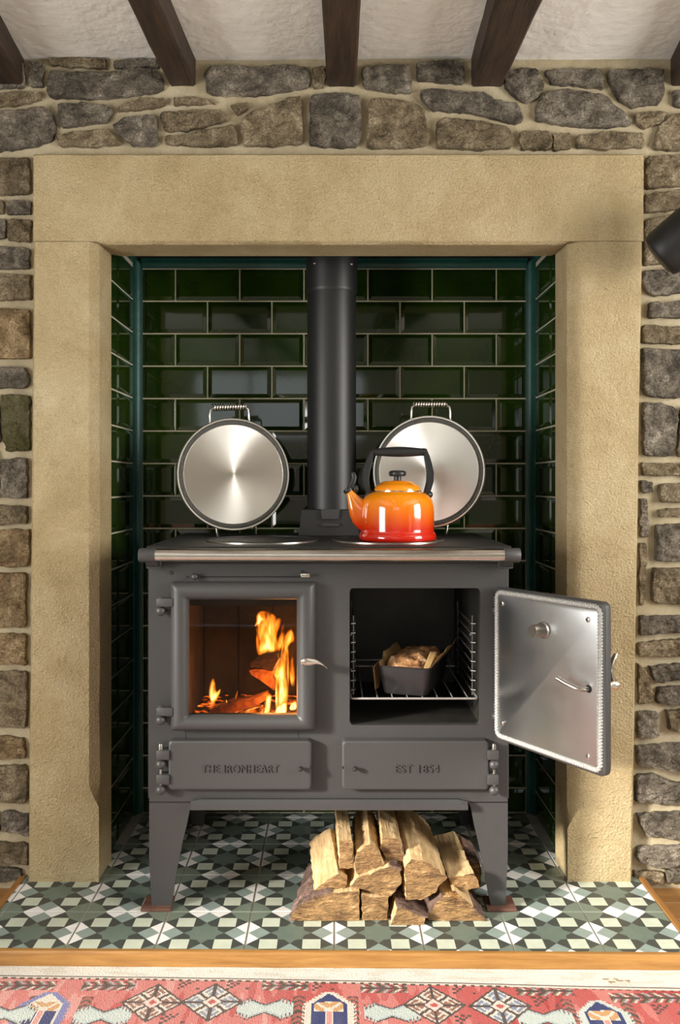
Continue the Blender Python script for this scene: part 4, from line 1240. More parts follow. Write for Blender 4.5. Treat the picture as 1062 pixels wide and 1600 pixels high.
# flue ---------------------------------------------------------------
FX, FY = X(518, 2.61), 2.615
fp = empty('flue_pipe', (FX, FY, TZ), label='matt black flue pipe rising behind the kettle from the cooker top', cat='flue pipe')
zj = Z(446, 2.54)
b = MB(); b.lathe([(0.0725, 0.0), (0.0725, zj - TZ)], FX, FY, TZ, 64); b.build('pipe', M['flue'], fp, smooth=40)
b = MB(); b.lathe([(0.0727, zj - 0.010), (0.0755, zj - 0.004), (0.0758, zj), (0.0758, ATOP - 0.002)], FX, FY, 0, 64); up_ = b.build('pipe_sleeve', M['flue'], fp, smooth=40)
for px in (491, 549):
    x = X(px, 2.57); b = MB(); b.ball((x, FY - math.sqrt(max(0.0001, 0.0758 ** 2 - (x - FX) ** 2)), Z(413, 2.57)), 0.004, 10, 6); b.build('screw', M['steel'], up_, smooth=50)
b = MB()
fx0, fx1, gx0_, gx1_ = X(466.5, 2.535), X(561, 2.535), X(471, 2.535), X(557, 2.535)
zt = Z(796, 2.535)
b.loft([[(fx0, 2.535, TZ + 0.001), (fx1, 2.535, TZ + 0.001), (fx1, 2.69, TZ + 0.001), (fx0, 2.69, TZ + 0.001)], [(gx0_, 2.540, zt - 0.002), (gx1_, 2.540, zt - 0.002), (gx1_, 2.69, zt - 0.002), (gx0_, 2.69, zt - 0.002)], [(gx0_ + 0.002, 2.543, zt), (gx1_ - 0.002, 2.543, zt), (gx1_ - 0.002, 2.688, zt), (gx0_ + 0.002, 2.688, zt)]], True, True)
bs = b.build('flue_base', M['stove_dark'], fp, smooth=25)
b = MB()
pl_ = [(X(501, 2.53), Z(796, 2.53)), (X(531, 2.53), Z(796, 2.53)), (X(529, 2.53), Z(811, 2.53)), (X(503, 2.53), Z(811, 2.53))][::-1]
b.prism(pl_, 2.530, 2.540); b.build('damper_flap', M['stove'], bs, smooth=25)
b = MB(); b.prism([(X(503, 2.53), Z(822, 2.53)), (X(530, 2.53), Z(822, 2.53)), (X(530, 2.53), Z(818, 2.53)), (X(503, 2.53), Z(818, 2.53))], 2.528, 2.540)
b.build('damper_bar', M['stove'], bs, smooth=25)

# pads under the front feet
for px, lb_ in ((246, 'flat rust-brown packing plate under the left front foot of the cooker'), (781, 'flat rust-brown packing plate under the right front foot of the cooker')):
    x = X(px, 2.15)
    b = MB(); b.box(x - 0.036, x + 0.036, 2.125, 2.195, 0.0008, 0.0078, 0.001, seg=1)
    b.build('packing_plate', M['rust'], loc=(x, 2.16, 0.0008), smooth=30, label=lb_, cat='plate', group='packing plates under the front feet')

# ------------------------------------------------------------------ fire behind the glass
FBX0, FBX1, FBZ0, FBZ1, FBY = GX0 - 0.012, GX1 + 0.012, 0.430, 0.79, 2.50
b = MB()
y0 = ST + 0.02
b.add([(FBX0, y0, FBZ0), (FBX1, y0, FBZ0), (FBX1, FBY, FBZ0), (FBX0, FBY, FBZ0), (FBX0, y0, FBZ1), (FBX1, y0, FBZ1), (FBX1, FBY, FBZ1), (FBX0, FBY, FBZ1)],
      [(0, 1, 2, 3), (4, 7, 6, 5), (0, 3, 7, 4), (1, 5, 6, 2), (3, 2, 6, 7)])
fbx = b.build('firebox_lining', M['firebrick'], stove, smooth=0)
b = MB(); b.box(FBX0, FBX1, y0 + 0.07, y0 + 0.09, Z(949, 2.2), FBZ1); b.build('baffle', M['oven_black'], stove, smooth=0)
for i in range(3):       # firebrick panels on the back wall
    wv = (FBX1 - FBX0) / 3
    b = MB(); b.box(FBX0 + i * wv + 0.002, FBX0 + (i + 1) * wv - 0.002, FBY - 0.012, FBY - 0.001, FBZ0, FBZ1 - 0.06, 0.002, seg=1)
    b.build('fire_brick', M['firebrick'], fbx, smooth=30)
fire = empty('fire', (X(420, 2.3), 2.30, FBZ0), label='orange flames burning behind the cooker door glass', cat='fire')
def fpx(L): return [(280 + x * .1883, 930 + y * .1883) for x, y in L]
def flame(pts, Y, depth, heat):
    pts = [(X(p[0], Y), Z(p[1], Y)) for p in fpx(pts)]
    # smooth closed outline (Chaikin)
    for _ in range(2):
        q = []
        for i in range(len(pts)):
            a, c = pts[i], pts[(i + 1) % len(pts)]
            q += [(a[0] * .75 + c[0] * .25, a[1] * .75 + c[1] * .25), (a[0] * .25 + c[0] * .75, a[1] * .25 + c[1] * .75)]
        pts = q
    bm = bmesh.new()
    vs = [bm.verts.new((p[0], 0, p[1])) for p in pts]
    f = bm.faces.new(vs)
    bmesh.ops.triangulate(bm, faces=[f])
    for _ in range(2):
        bmesh.ops.subdivide_edges(bm, edges=bm.edges[:], cuts=1, use_grid_fill=True)
    bm.verts.ensure_lookup_table(); bm.verts.index_update()
    segs = [(Vector(pts[i]), Vector(pts[(i + 1) % len(pts)])) for i in range(len(pts))]
    dist = {}
    mx = 1e-6
    for v in bm.verts:
        p = Vector((v.co.x, v.co.z)); d = 1
        for a, c in segs:
            ab = c - a; t = max(0, min(1, (p - a).dot(ab) / max(ab.length_squared, 1e-12)))
            d = min(d, (p - a - ab * t).length)
        dist[v.index] = d; mx = max(mx, d)
    zs = [p[1] for p in pts]; z0, z1 = min(zs), max(zs)
    # mirrored front and back skins make a closed lens
    verts, faces, heats = [], [], []
    n = len(bm.verts)
    bend = random.uniform(-0.02, 0.02)
    for sgn in (-1, 1):
        for v in bm.verts:
            t = dist[v.index] / mx; h = (v.co.z - z0) / (z1 - z0)
            verts.append((v.co.x, Y + sgn * depth * math.sqrt(max(0, t)) * 0.5 + bend * h * h, v.co.z))
            heats.append((min(1, heat * (0.35 + 0.75 * t) * (1.15 - 0.55 * h)), min(1, dist[v.index] / 0.0045), h, 1))
    for fc in bm.faces:
        ix = [v.index for v in fc.verts]
        faces.append(ix); faces.append([i + n for i in ix][::-1])
    bm.free()
    inv = wm(fire).inverted()
    me = bpy.data.meshes.new('flame')
    me.from_pydata([tuple(inv @ Vector(v)) for v in verts], [], faces)
    at = me.color_attributes.new('burn', 'FLOAT_COLOR', 'POINT')
    for i, h in enumerate(heats): at.data[i].color = h
    me.materials.append(M['flame'])
    for p in me.polygons: p.use_smooth = True
    o = bpy.data.objects.new('flame', me); COL.objects.link(o); o.parent = fire
flame([(640,505),(648,440),(662,350),(625,285),(650,240),(632,175),(655,128),(745,122),(762,170),(800,190),(852,180),(842,260),(806,330),(815,420),(822,500),(740,485)], 2.34, 0.05, 0.85)
flame([(655,490),(668,400),(700,330),(690,250),(720,215),(745,300),(790,380),(800,470),(750,480)], 2.315, 0.03, 1.15)
flame([(770,650),(835,540),(868,440),(862,350),(918,268),(952,320),(962,392),(902,415),(898,520),(882,640),(908,780),(905,880),(885,935),(790,1000),(828,840),(818,725)], 2.29, 0.05, 1.2)
flame([(822,840),(835,700),(858,660),(880,740),(868,830),(845,850)], 2.265, 0.02, 1.6)
flame([(690,1010),(718,900),(702,820),(735,812),(772,822),(762,900),(745,1010)], 2.25, 0.03, 1.5)
flame([(780,1010),(800,930),(850,890),(895,870),(898,950),(880,1010)], 2.245, 0.03, 1.8)
flame([(905,945),(930,890),(975,850),(980,950),(940,960)], 2.26, 0.03, 1.7)
flame([(900,700),(915,560),(935,460),(955,560),(965,700),(950,790)], 2.34, 0.03, 0.5)
flame([(276,922),(242,835),(254,730),(292,650),(308,735),(292,820),(345,762),(347,800),(305,885)], 2.30, 0.03, 1.1)
flame([(386,895),(384,845),(404,893)], 2.28, 0.01, 1.0)
flame([(455,880),(468,810),(492,765),(494,800),(470,880)], 2.31, 0.01, 0.35)
flame([(806,480),(800,400),(836,320),(846,230),(872,190),(878,260),(862,340),(884,300),(872,420),(838,480)], 2.33, 0.02, 0.45)
flame([(640,260),(618,262),(640,215),(634,170),(662,132),(690,168),(742,205),(730,232),(690,215),(668,250)], 2.325, 0.02, 1.2)
fl_l = lamp('firelight', 'POINT', 4.0, (1.0, 0.42, 0.10), (X(435, 2.32), 2.31, 0.56), shadow_soft_size=0.05)
fl_l.parent = fire; fl_l.location = Vector(fl_l.location) - Vector(fire.location)
fl_2 = lamp('firelight_low', 'POINT', 1.0, (1.0, 0.40, 0.10), (X(420, 2.25), 2.235, 0.50), shadow_soft_size=0.03)
fl_2.parent = fire; fl_2.location = Vector(fl_2.location) - Vector(fire.location)
# ember bed
b = MB(); vs, fs = [], []
nx, ny = 40, 30
for j in range(ny + 1):
    for i in range(nx + 1):
        x = FBX0 + 0.004 + (FBX1 - FBX0 - 0.008) * i / nx; y = y0 + 0.01 + (FBY - 0.016 - y0 - 0.01) * j / ny
        vs.append((x, y, FBZ0 + 0.006 + 0.010 * abs(fbm(x, y, 0, 26, 4))))
for j in range(ny):
    for i in range(nx):
        a = j * (nx + 1) + i; fs.append((a, a + 1, a + nx + 2, a + nx + 1))
b.add(vs, fs)
b.build('ember_bed', M['ember'], loc=(0, 2.3, FBZ0), smooth=40, label='glowing ember bed on the floor of the firebox', cat='embers', kind='stuff')
def burning(pts, Y, L, yaw, label, mname='char', pitch=0):
    pts = [(X(p[0], Y), Z(p[1], Y)) for p in fpx(pts)]
    b = MB(); rings = []
    for k in range(7):
        t = k / 6
        rings.append([(x + math.tan(yaw) * L * t + 0.002 * fbm(x, t * 3, z, 40), Y + L * t, z + pitch * L * t + 0.002 * fbm(x, t * 3 + 7, z, 40)) for x, z in pts])
    b.loft(rings, True, True)
    return b.build('burning_log', M[mname], loc=(pts[0][0], Y, pts[0][1]), smooth=30, label=label, cat='log', group='logs burning in the firebox')
M['glow_log'] = mat('glow_log', C(60, 34, 18), 0.9, base2=C(190, 110, 50), nscale=22, bump=0.6, bscale=60)
burning([(590,560),(640,520),(700,492),(800,490),(822,530),(770,632),(700,610),(600,600)], 2.285, 0.10, 0.2, 'charred black log held up in the flames')
burning([(578,622),(620,610),(700,620),(790,640),(770,690),(790,790),(720,740),(650,690),(600,660)], 2.30, 0.08, 0.0, 'log with glowing orange underside below the charred one', 'glow_log')
burning([(230,1000),(260,950),(420,900),(560,880),(700,830),(720,870),(560,960),(420,1010)], 2.262, 0.06, 0.1, 'long brown log lying across the front of the ember bed', 'glow_log')
burning([(420,1010),(480,985),(590,955),(690,930),(695,1010)], 2.225, 0.03, 0.0, 'pale yellow glowing log at the foot of the door glass', 'ember')

# ------------------------------------------------------------------ oven rack, loaf tin, bread, paper
RKZ = 0.508
rk = empty('oven_rack', ((OX0 + OX1) / 2, 2.34, RKZ), label='chrome wire rack slid into the open oven', cat='oven rack')
b = MB()
xa, xb, ya, yb = OX0 + 0.003, OX1 - 0.003, 2.158, 2.54
b.tube([(p[0], p[1], RKZ) for p in rrect(xa, xb, ya, yb, 0.008, 4)], 0.0028, 10, closed=True)
b.tube([(xa + 0.02, yb, RKZ), (xa + 0.02, yb, RKZ + 0.018), (xb - 0.02, yb, RKZ + 0.018), (xb - 0.02, yb, RKZ)], 0.0024, 8)
b.build('rack_frame', M['rack_wire'], rk, smooth=60)
for i in range(8):
    x = xa + 0.037 * (i + 0.78)
    b = MB(); b.tube([(x, ya, RKZ + 0.001), (x, yb, RKZ + 0.001)], 0.0017, 8); b.build('wire', M['rack_wire'], rk, smooth=60)
TYAW = math.radians(-18.5)
tc_ = Vector((0.1706, 2.171, 0)) + Vector((math.sin(-TYAW), math.cos(TYAW), 0)) * 0.122
TZ0 = RKZ + 0.0032
tin = empty('loaf_tin', (tc_.x, tc_.y, TZ0), (0, 0, TYAW), label='dark grey loaf tin on the oven rack', cat='loaf tin')
b = MB()
rings = []
TH = 0.070
def trr(hw, hl, r, z): return [(p[0], p[1], z) for p in rrect(-hw, hw, -hl, hl, r, 6)]
rings = [trr(0.050, 0.106, 0.012, 0.004), trr(0.0535, 0.1095, 0.013, 0.0), trr(0.056, 0.112, 0.014, 0.003), trr(0.0665, 0.1215, 0.016, TH - 0.002), trr(0.0690, 0.124, 0.016, TH - 0.001), trr(0.0695, 0.1245, 0.016, TH + 0.001), trr(0.0685, 0.1235, 0.016, TH + 0.002), trr(0.0655, 0.1205, 0.016, TH), trr(0.0545, 0.1105, 0.012, 0.006)]
b.loft(rings, True, True)
local(b, 'tin_body', M['tin'], parent=tin, smooth=40)
# loaf
b = MB(); vs, fs = [], []
nu, nv = 90, 44
rings = []
for j in range(nv + 1):
    t = j / nv
    ring = []
    for i in range(nu):
        a = 2 * math.pi * i / nu
        ca, sa = math.cos(a), math.sin(a)
        sx = math.copysign(abs(ca) ** 0.45, ca) * 0.0575; sy = math.copysign(abs(sa) ** 0.45, sa) * 0.1105
        if t < 0.5:
            q = t / 0.5; k = 0.80 + 0.20 * q if t > 0 else 0.02
            z = 0.010 + 0.048 * q
        else:
            q = (t - 0.5) / 0.5
            k = math.cos(q * math.pi / 2) ** 0.7 if q < 1 else 0.002
            z = 0.058 + 0.034 * math.sin(q * math.pi / 2) * (0.80 + 0.9 * (sy * k + 0.11))
        x, y = sx * k, sy * k
        d = 0.010 * fbm(x, y, z, 38, 5) * (1 if t > 0.45 else 0.2)
        if t > 0.5: d += 0.009 * (0.5 - abs(fbm(x, y, 3, 18, 3))) * (t - 0.5) * 2
        ring.append((x, y, z + d))
    rings.append(ring)
b.loft(rings, True, True)
mw = wm(tin)
loaf = MB(); loaf.v = [tuple(mw @ Vector(p)) for p in b.v]; loaf.f = b.f; loaf.m = b.m
loaf.build('bread_loaf', M['crust'], loc=(tc_.x, tc_.y, TZ0 + 0.01), smooth=50, label='craggy golden crusty bread loaf baked in the tin', cat='bread')
# baking paper: one sheet lining both long sides, flaring over the rim
def sheet(grid):
    nj, ni = len(grid), len(grid[0])
    b = MB()
    for off in (0, 1):
        pass
    vs = [p for row in grid for p in row]
    fs = [(j * ni + i, j * ni + i + 1, (j + 1) * ni + i + 1, (j + 1) * ni + i) for j in range(nj - 1) for i in range(ni - 1)]
    b.add(vs, fs)
    return b
def thicken(o, t):
    s = o.modifiers.new('thickness', 'SOLIDIFY'); s.thickness = t; s.offset = 0
    return o
pp = empty('baking_paper', (tc_.x, tc_.y, TZ0 + 0.008), label='crinkled brown baking paper flaring out of the loaf tin', cat='baking paper')
def tin_pt(x, y, z): return tuple(mw @ Vector((x, y, z)))
g = []
for j in range(17):            # right flap, leaning out and rising to a tall back corner
    t = j / 16
    y = -0.106 + 0.218 * t
    sm = min(1, max(0, (t - 0.04) / 0.25)); sm = sm * sm * (3 - 2 * sm)
    top = 0.074 + 0.026 * sm + 0.014 * max(0, (t - 0.8) / 0.2) + 0.003 * math.sin(t * 13)
    row = []
    for i in range(11):
        s = i / 10
        z = 0.02 + (top - 0.02) * s
        x = 0.0515 + 0.0125 * min(1, z / 0.07) + max(0, z - 0.069) * 0.65 + (0.003 * math.sin(t * 14 + s * 3) * min(1, (z - 0.07) / 0.02) if z > 0.07 else 0)
        row.append(tin_pt(x, y, z))
    g.append(row)
thicken(sheet(g).build('paper_flap', M['paper'], pp, smooth=60), 0.0006)
g = []
for j in range(25):            # left flap, rolled outwards over the rim and hanging down near the front
    t = j / 24
    y = -0.108 + 0.218 * t
    row = []
    f_ = min(1, max(0, (0.34 - t) / 0.16)); f_ = f_ * f_ * (3 - 2 * f_)
    for i in range(17):
        s = i / 16
        if s < 0.5:
            q = s / 0.5; z = 0.02 + 0.058 * q; x = -(0.0515 + 0.0135 * min(1, z / 0.07))
        else:
            q = (s - 0.5) / 0.5
            zu = 0.078 + 0.012 * q; xu = -(0.0660 + 0.009 * q + 0.002 * math.sin(t * 9))
            zf = 0.078 + 0.005 * math.sin(q * math.pi) - 0.072 * q ** 1.2; xf = -(0.0660 + 0.016 * min(1, q * 3) - 0.008 * max(0, q - 0.3))
            z = zu + (zf - zu) * f_; x = xu + (xf - xu) * f_
        row.append(tin_pt(x, y, z))
    g.append(row)
thicken(sheet(g).build('paper_flap', M['paper'], pp, smooth=60), 0.0006)
g = []
for j in range(5):             # pale creased fold standing against the front of the loaf
    t = j / 4
    row = []
    for i in range(7):
        s = i / 6
        row.append(tin_pt(0.044 + 0.018 * t + 0.004 * s, -0.110 + 0.010 * t + 0.075 * s, 0.060 + 0.036 * s + 0.010 * t * (1 - s)))
    g.append(row)
thicken(sheet(g).build('paper_crease', M['paper'], pp, smooth=60), 0.0006)

# ------------------------------------------------------------------ kettle
KX, KY, KZ = X(620.8, 2.29), 2.29, TZ + 0.0036
u = 0.16 * 2.29 / F
kt = empty('kettle', (KX, KY, KZ), label='orange enamel stovetop kettle with black handle on the right hotplate', cat='kettle')
def kz(y): return (1006 - y) * u
b = MB()
prof = [(0, 0.001), (350 * u, 0.0), (366 * u, kz(1000)), (375 * u, kz(985)), (377 * u, kz(965)), (372 * u, kz(942)), (360 * u, kz(924)), (354 * u, kz(905)), (355 * u, kz(850)), (357 * u, kz(760)), (355 * u, kz(690)), (348 * u, kz(645)), (334 * u, kz(605)), (312 * u, kz(575)), (286 * u, kz(553)), (258 * u, kz(538)), (236 * u, kz(530)), (222 * u, kz(530))]
# refine the profile smoothly
def smooth_prof(P, n=4):
    out = []
    for i in range(len(P) - 1):
        p0, p1, p2, p3 = P[max(i - 1, 0)], P[i], P[i + 1], P[min(i + 2, len(P) - 1)]
        for k in range(n):
            t = k / n
            out.append(tuple(0.5 * ((2 * p1[c]) + (-p0[c] + p2[c]) * t + (2 * p0[c] - 5 * p1[c] + 4 * p2[c] - p3[c]) * t * t + (-p0[c] + 3 * p1[c] - 3 * p2[c] + p3[c]) * t ** 3) for c in (0, 1)))
    return out + [P[-1]]
b.lathe([prof[0]] + smooth_prof(prof[1:], 3), KX, KY, KZ, 72)
body = b.build('kettle_body', M['enamel'], kt, smooth=60)
b = MB(); b.lathe([(234 * u, kz(532)), (234 * u, kz(521)), (226 * u, kz(519))], KX, KY, KZ, 60); b.build('lid_rim', M['chrome'], kt, smooth=40)
b = MB()
lp = [(228 * u, kz(520)), (227 * u, kz(508)), (222 * u, kz(492)), (206 * u, kz(472)), (180 * u, kz(456)), (166 * u, kz(449)), (150 * u, kz(438)), (120 * u, kz(427)), (60 * u, kz(419)), (0, kz(418))]
b.lathe(smooth_prof(lp, 3), KX, KY, KZ, 60)
kl = b.build('kettle_lid', M['enamel'], kt, smooth=60)
b = MB()
b.lathe([(36 * u, kz(419)), (36 * u, kz(382)), (60 * u, kz(382)), (78 * u, kz(378)), (86 * u, kz(362)), (84 * u, kz(340)), (70 * u, kz(328)), (30 * u, kz(324)), (0, kz(324))], KX, KY, KZ, 36)
b.build('lid_knob', M['black_plastic'], kl, smooth=50)
def kp(x, y, dy=0): return (KX + (x - 566) * u, KY + dy, KZ + kz(y))
# spout
b = MB(); rings = []
cl = [(300, 790, 150, 46), (262, 770, 148, 52), (225, 738, 138, 52), (190, 698, 112, 47), (160, 650, 84, 42), (136, 606, 62, 37), (114, 566, 46, 33), (96, 534, 35, 29), (88, 519, 33, 28)]
for i, (x, y, rv, rw) in enumerate(cl):
    a = cl[max(i - 1, 0)]; c = cl[min(i + 1, len(cl) - 1)]
    tx, ty = c[0] - a[0], c[1] - a[1]; l = math.hypot(tx, ty); nx_, ny_ = -ty / l, tx / l
    ring = []
    for q in range(24):
        th = 2 * math.pi * q / 24
        ring.append(kp(x + nx_ * rv * math.cos(th), y + ny_ * rv * math.cos(th), rw * u * math.sin(th)))
    rings.append(ring)
b.loft(rings, True, True)
b.build('spout', M['enamel'], kt, smooth=60)
b = MB()
ax = Vector((-0.56, 0, 0.83)).normalized()
p = Vector(kp(88, 519))
def along(d, r, n=24):
    s_ = Vector((0, 1, 0)); w_ = ax.cross(s_)
    return [p + ax * d + s_ * (r * math.cos(2 * math.pi * q / n)) + w_ * (r * math.sin(2 * math.pi * q / n)) for q in range(n)]
b.loft([along(-0.004, 0.0085), along(-0.003, 0.0125), along(0.003, 0.0135), along(0.006, 0.0125), along(0.0075, 0.008), along(0.0075, 0.001)], True, True)
wh = b.build('whistle', M['black_plastic'], kt, smooth=40)
b = MB()
b.tube([kp(100, 500), kp(118, 465), kp(135, 430), kp(146, 395), kp(140, 365), kp(128, 345)], [0.0055, 0.0055, 0.005, 0.0045, 0.004, 0.003], 10, flat=1.6)
b.ball(kp(158, 505), 0.0098, 16, 10, sc=(0.75, 0.6, 1.15)); b.tube([kp(110, 500), kp(150, 480)], 0.004, 8)
b.build('whistle_lever', M['black_plastic'], wh, smooth=50)
# handle
b = MB()
gp_ = []; gr = []
for k in range(21):
    t = k / 20
    gp_.append(kp(318 + 534 * t, 146 - 3 * math.sin(math.pi * t)))
    gr.append((33 + 17 * math.sin(math.pi * min(1, max(0, t))) ** 1.3 + (4 if t > 0.9 else 0)) * u)
gr[0] *= 0.9; gr[-1] *= 0.85
b.tube(gp_, gr, 24)
grip = b.build('handle_grip', M['black_plastic'], kt, smooth=60)
for sgn, pts in ((-1, [(318, 140), (305, 175), (285, 250), (262, 330), (252, 410), (262, 480), (285, 540), (300, 585)]), (1, [(835, 140), (850, 190), (868, 270), (882, 350), (880, 430), (862, 500), (845, 545), (855, 580)])):
    b = MB(); rings = []
    for i, (x, y) in enumerate(pts):
        a = pts[max(i - 1, 0)]; c = pts[min(i + 1, len(pts) - 1)]
        tx, ty = c[0] - a[0], c[1] - a[1]; l = math.hypot(tx, ty); nx_, ny_ = -ty / l, tx / l
        hwid = (22 + 14 * math.sin(math.pi * i / (len(pts) - 1))); hd = 0.0125
        sec = rrect(-hwid, hwid, -hd, hd, 0.0, 1)
        rings.append([kp(x + nx_ * s_ * hwid, y + ny_ * s_ * hwid, d_ * hd) for s_, d_ in ((-1, -0.6), (-0.6, -1), (0.6, -1), (1, -0.6), (1, 0.6), (0.6, 1), (-0.6, 1), (-1, 0.6))])
    b.loft(rings, True, True)
    b.build('handle_arm', M['black_plastic'], kt, smooth=45)
for x in (318, 842):
    b = MB(); b.tube([kp(x - 22, 146), kp(x + 12, 146)], 0.0068, 14); b.build('handle_pin', M['black_plastic'], grip, smooth=45)
for x, y in ((300, 560), (860, 560)):
    b = MB(); b.ball(kp(x, y), 0.014, 14, 8, sc=(1.0, 1.1, 0.8)); b.build('handle_bracket', M['black_plastic'], kt, smooth=45)

# ------------------------------------------------------------------ split logs stacked under the cooker
def lpx(L): return [(420 + x * .3766, 1240 + y * .3766) for x, y in L]
def log(pts, Y, L, label, yaw=0.0, pitch=0.0, bark=None, taper=0.97, rough=0.004, seed=0):
    """end polygon (traced) swept back; bark = list of outline edge indices that keep their bark"""
    P = [(X(p[0], Y), Z(p[1], Y)) for p in lpx(pts)]
    if sum(P[i][0] * P[(i + 1) % len(P)][1] - P[(i + 1) % len(P)][0] * P[i][1] for i in range(len(P))) < 0:
        P = P[::-1]
        n = len(P)
        if bark: bark = [(n - 2 - e) % n for e in bark]
    n = len(P)
    mx_, mz_ = sum(p[0] for p in P) / n, sum(p[1] for p in P) / n
    P = [(mx_ + (p[0] - mx_) * 0.97, mz_ + (p[1] - mz_) * 0.965) for p in P]
    fine, own = [], []
    for i in range(n):
        a, c = P[i], P[(i + 1) % n]
        q = max(2, int(math.dist(a, c) / 0.006))
        for t in range(q):
            fine.append((a[0] + (c[0] - a[0]) * t / q, a[1] + (c[1] - a[1]) * t / q)); own.append(i)
    N_ = len(fine)
    cx = sum(p[0] for p in fine) / N_; cz = sum(p[1] for p in fine) / N_
    K = 22
    def ring(k, grow=0.0):
        t = k / K
        tp = 1 - (1 - taper) * t
        out = []
        for x, z in fine:
            d = rough * fbm(x * 3, seed + t * 1.4, z * 3, 22, 4)
            dx, dz = x - cx, z - cz; l = math.hypot(dx, dz) or 1
            g = 1 + (d + grow) / l
            zz = cz + dz * tp * g + pitch * L * t
            out.append((cx + dx * tp * g + yaw * L * t, Y + L * t + (0.002 * fbm(x, seed, z, 60, 3) if k in (0, K) else 0), max(0.0018, zz)))
        return out
    rings = [ring(k) for k in range(K + 1)]
    b = MB()
    b.loft(rings, m=0)
    # end grain: concentric rings to a centre
    for base, sg in ((rings[0], -1), (rings[-1], 1)):
        c0 = Vector((sum(p[0] for p in base) / N_, base[0][1], sum(p[2] for p in base) / N_))
        rr = []
        for s_ in (1.0, 0.8, 0.6, 0.4, 0.2, 0.01):
            rr.append([(c0.x + (p[0] - c0.x) * s_, c0.y + (p[1] - c0.y) * s_, c0.z + (p[2] - c0.z) * s_) for p in base])
        b.loft(rr, False, True, m=1)
    o = b.build('firewood_log', [M['split_wood'], M['end_wood']], loc=(cx, Y + L / 2, max(0.0, min(p[1] for p in fine))), smooth=32, label=label, cat='firewood', group='split logs stacked under the cooker')
    if bark:
        bb = MB()
        idx = [i for i in range(N_) if own[i] in bark]
        # contiguous run(s)
        runs = []; cur = []
        start = 0
        for i in range(N_):
            if own[i] not in bark: start = i; break
        for s_ in range(N_ + 1):
            i = (start + s_) % N_
            if own[i] in bark and s_ < N_: cur.append(i)
            elif cur:
                cur.append((cur[-1] + 1) % N_); runs.append(cur); cur = []
        for run in runs:
            rg = []
            for k in range(K + 1):
                inner = ring(k, -0.001); t = k / K
                row_o = []
                for j, i in enumerate(run):
                    p_ = inner[i]
                    dx, dz = p_[0] - cx - yaw * L * t, p_[2] - cz - pitch * L * t; l = math.hypot(dx, dz) or 1
                    g = 0.006 + 0.006 * fbm(p_[0], p_[1] * 0.5 + seed, p_[2], 55, 4)
                    row_o.append((p_[0] + dx / l * g, p_[1] + (0.001 if 0 < k < K else 0), max(0.0012, p_[2] + dz / l * g)))
                rg.append(row_o + [inner[i] for i in run[::-1]])
            bb.loft(rg, True, True)
        bb.build('bark', M['bark'], o, smooth=40)
    return o
log([(85,535),(92,500),(140,455),(200,425),(260,410),(378,402),(378,530),(370,538),(90,538)], 2.080, 0.25, 'widest half-round log at the left end of the bottom row, reddish bark on its back', bark=[0, 1, 2, 3], seed=1, yaw=0.12)
log([(385,420),(440,428),(497,430),(493,537),(385,533)], 2.082, 0.25, 'small square-ended log in the bottom row right of the widest half-round one', seed=2)
log([(528,466),(580,485),(652,516),(634,556),(506,546)], 2.060, 0.25, 'tilted wedge log sticking out furthest in the bottom row, bark on top', bark=[0, 1], seed=3)
log([(662,500),(690,452),(720,425),(765,425),(850,478),(902,525),(897,540),(660,537)], 2.080, 0.25, 'dark-ended half-round log at the right end of the bottom row', bark=[0, 1, 4, 5], seed=4, yaw=-0.05)
log([(185,402),(235,360),(288,330),(324,350),(320,396),(272,430),(250,405)], 2.100, 0.25, 'pale flat-topped log leaning on the left side of the pile', seed=5, yaw=-0.08, pitch=0.05)
log([(291,192),(346,192),(350,310),(292,314)], 2.110, 0.25, 'narrow upright-ended log on top of the pile, leftmost of the tall ones', seed=6, yaw=-0.04)
log([(352,300),(362,240),(420,205),(455,240),(482,300),(440,326),(385,342),(360,332)], 2.105, 0.25, 'cream-faced log with angled end between the two tall dark-sided logs', seed=7)
log([(332,386),(365,350),(440,322),(500,300),(545,320),(552,372),(500,432),(420,408)], 2.090, 0.25, 'long wedge-ended log lying sideways in the middle of the pile', bark=[3], seed=8)
log([(462,225),(470,180),(540,186),(556,240),(552,300),(520,288),(490,280)], 2.125, 0.25, 'short-ended log in shade at the top of the pile behind the wedge', bark=[3, 4], seed=9)
log([(562,300),(590,272),(640,274),(668,285),(742,347),(690,412),(640,440),(565,444)], 2.085, 0.26, 'largest chunky log in the upper right of the pile, fan-shaped end', seed=10, pitch=0.10, yaw=-0.05)
log([(745,350),(850,328),(876,392),(770,405)], 2.100, 0.24, 'small flat-topped log on the right flank of the pile', seed=11, pitch=0.02, yaw=-0.05)
log([(800,330),(830,280),(868,290),(880,330),(870,390),(820,400)], 2.20, 0.14, 'pinkish bark-covered log tucked behind the right flank of the pile', bark=[0, 1, 2, 3], seed=12)
log([(758,402),(770,400),(850,470),(838,478),(800,450)], 2.072, 0.20, 'thin pale splinter of wood wedged above the right end log', seed=13, rough=0.001)

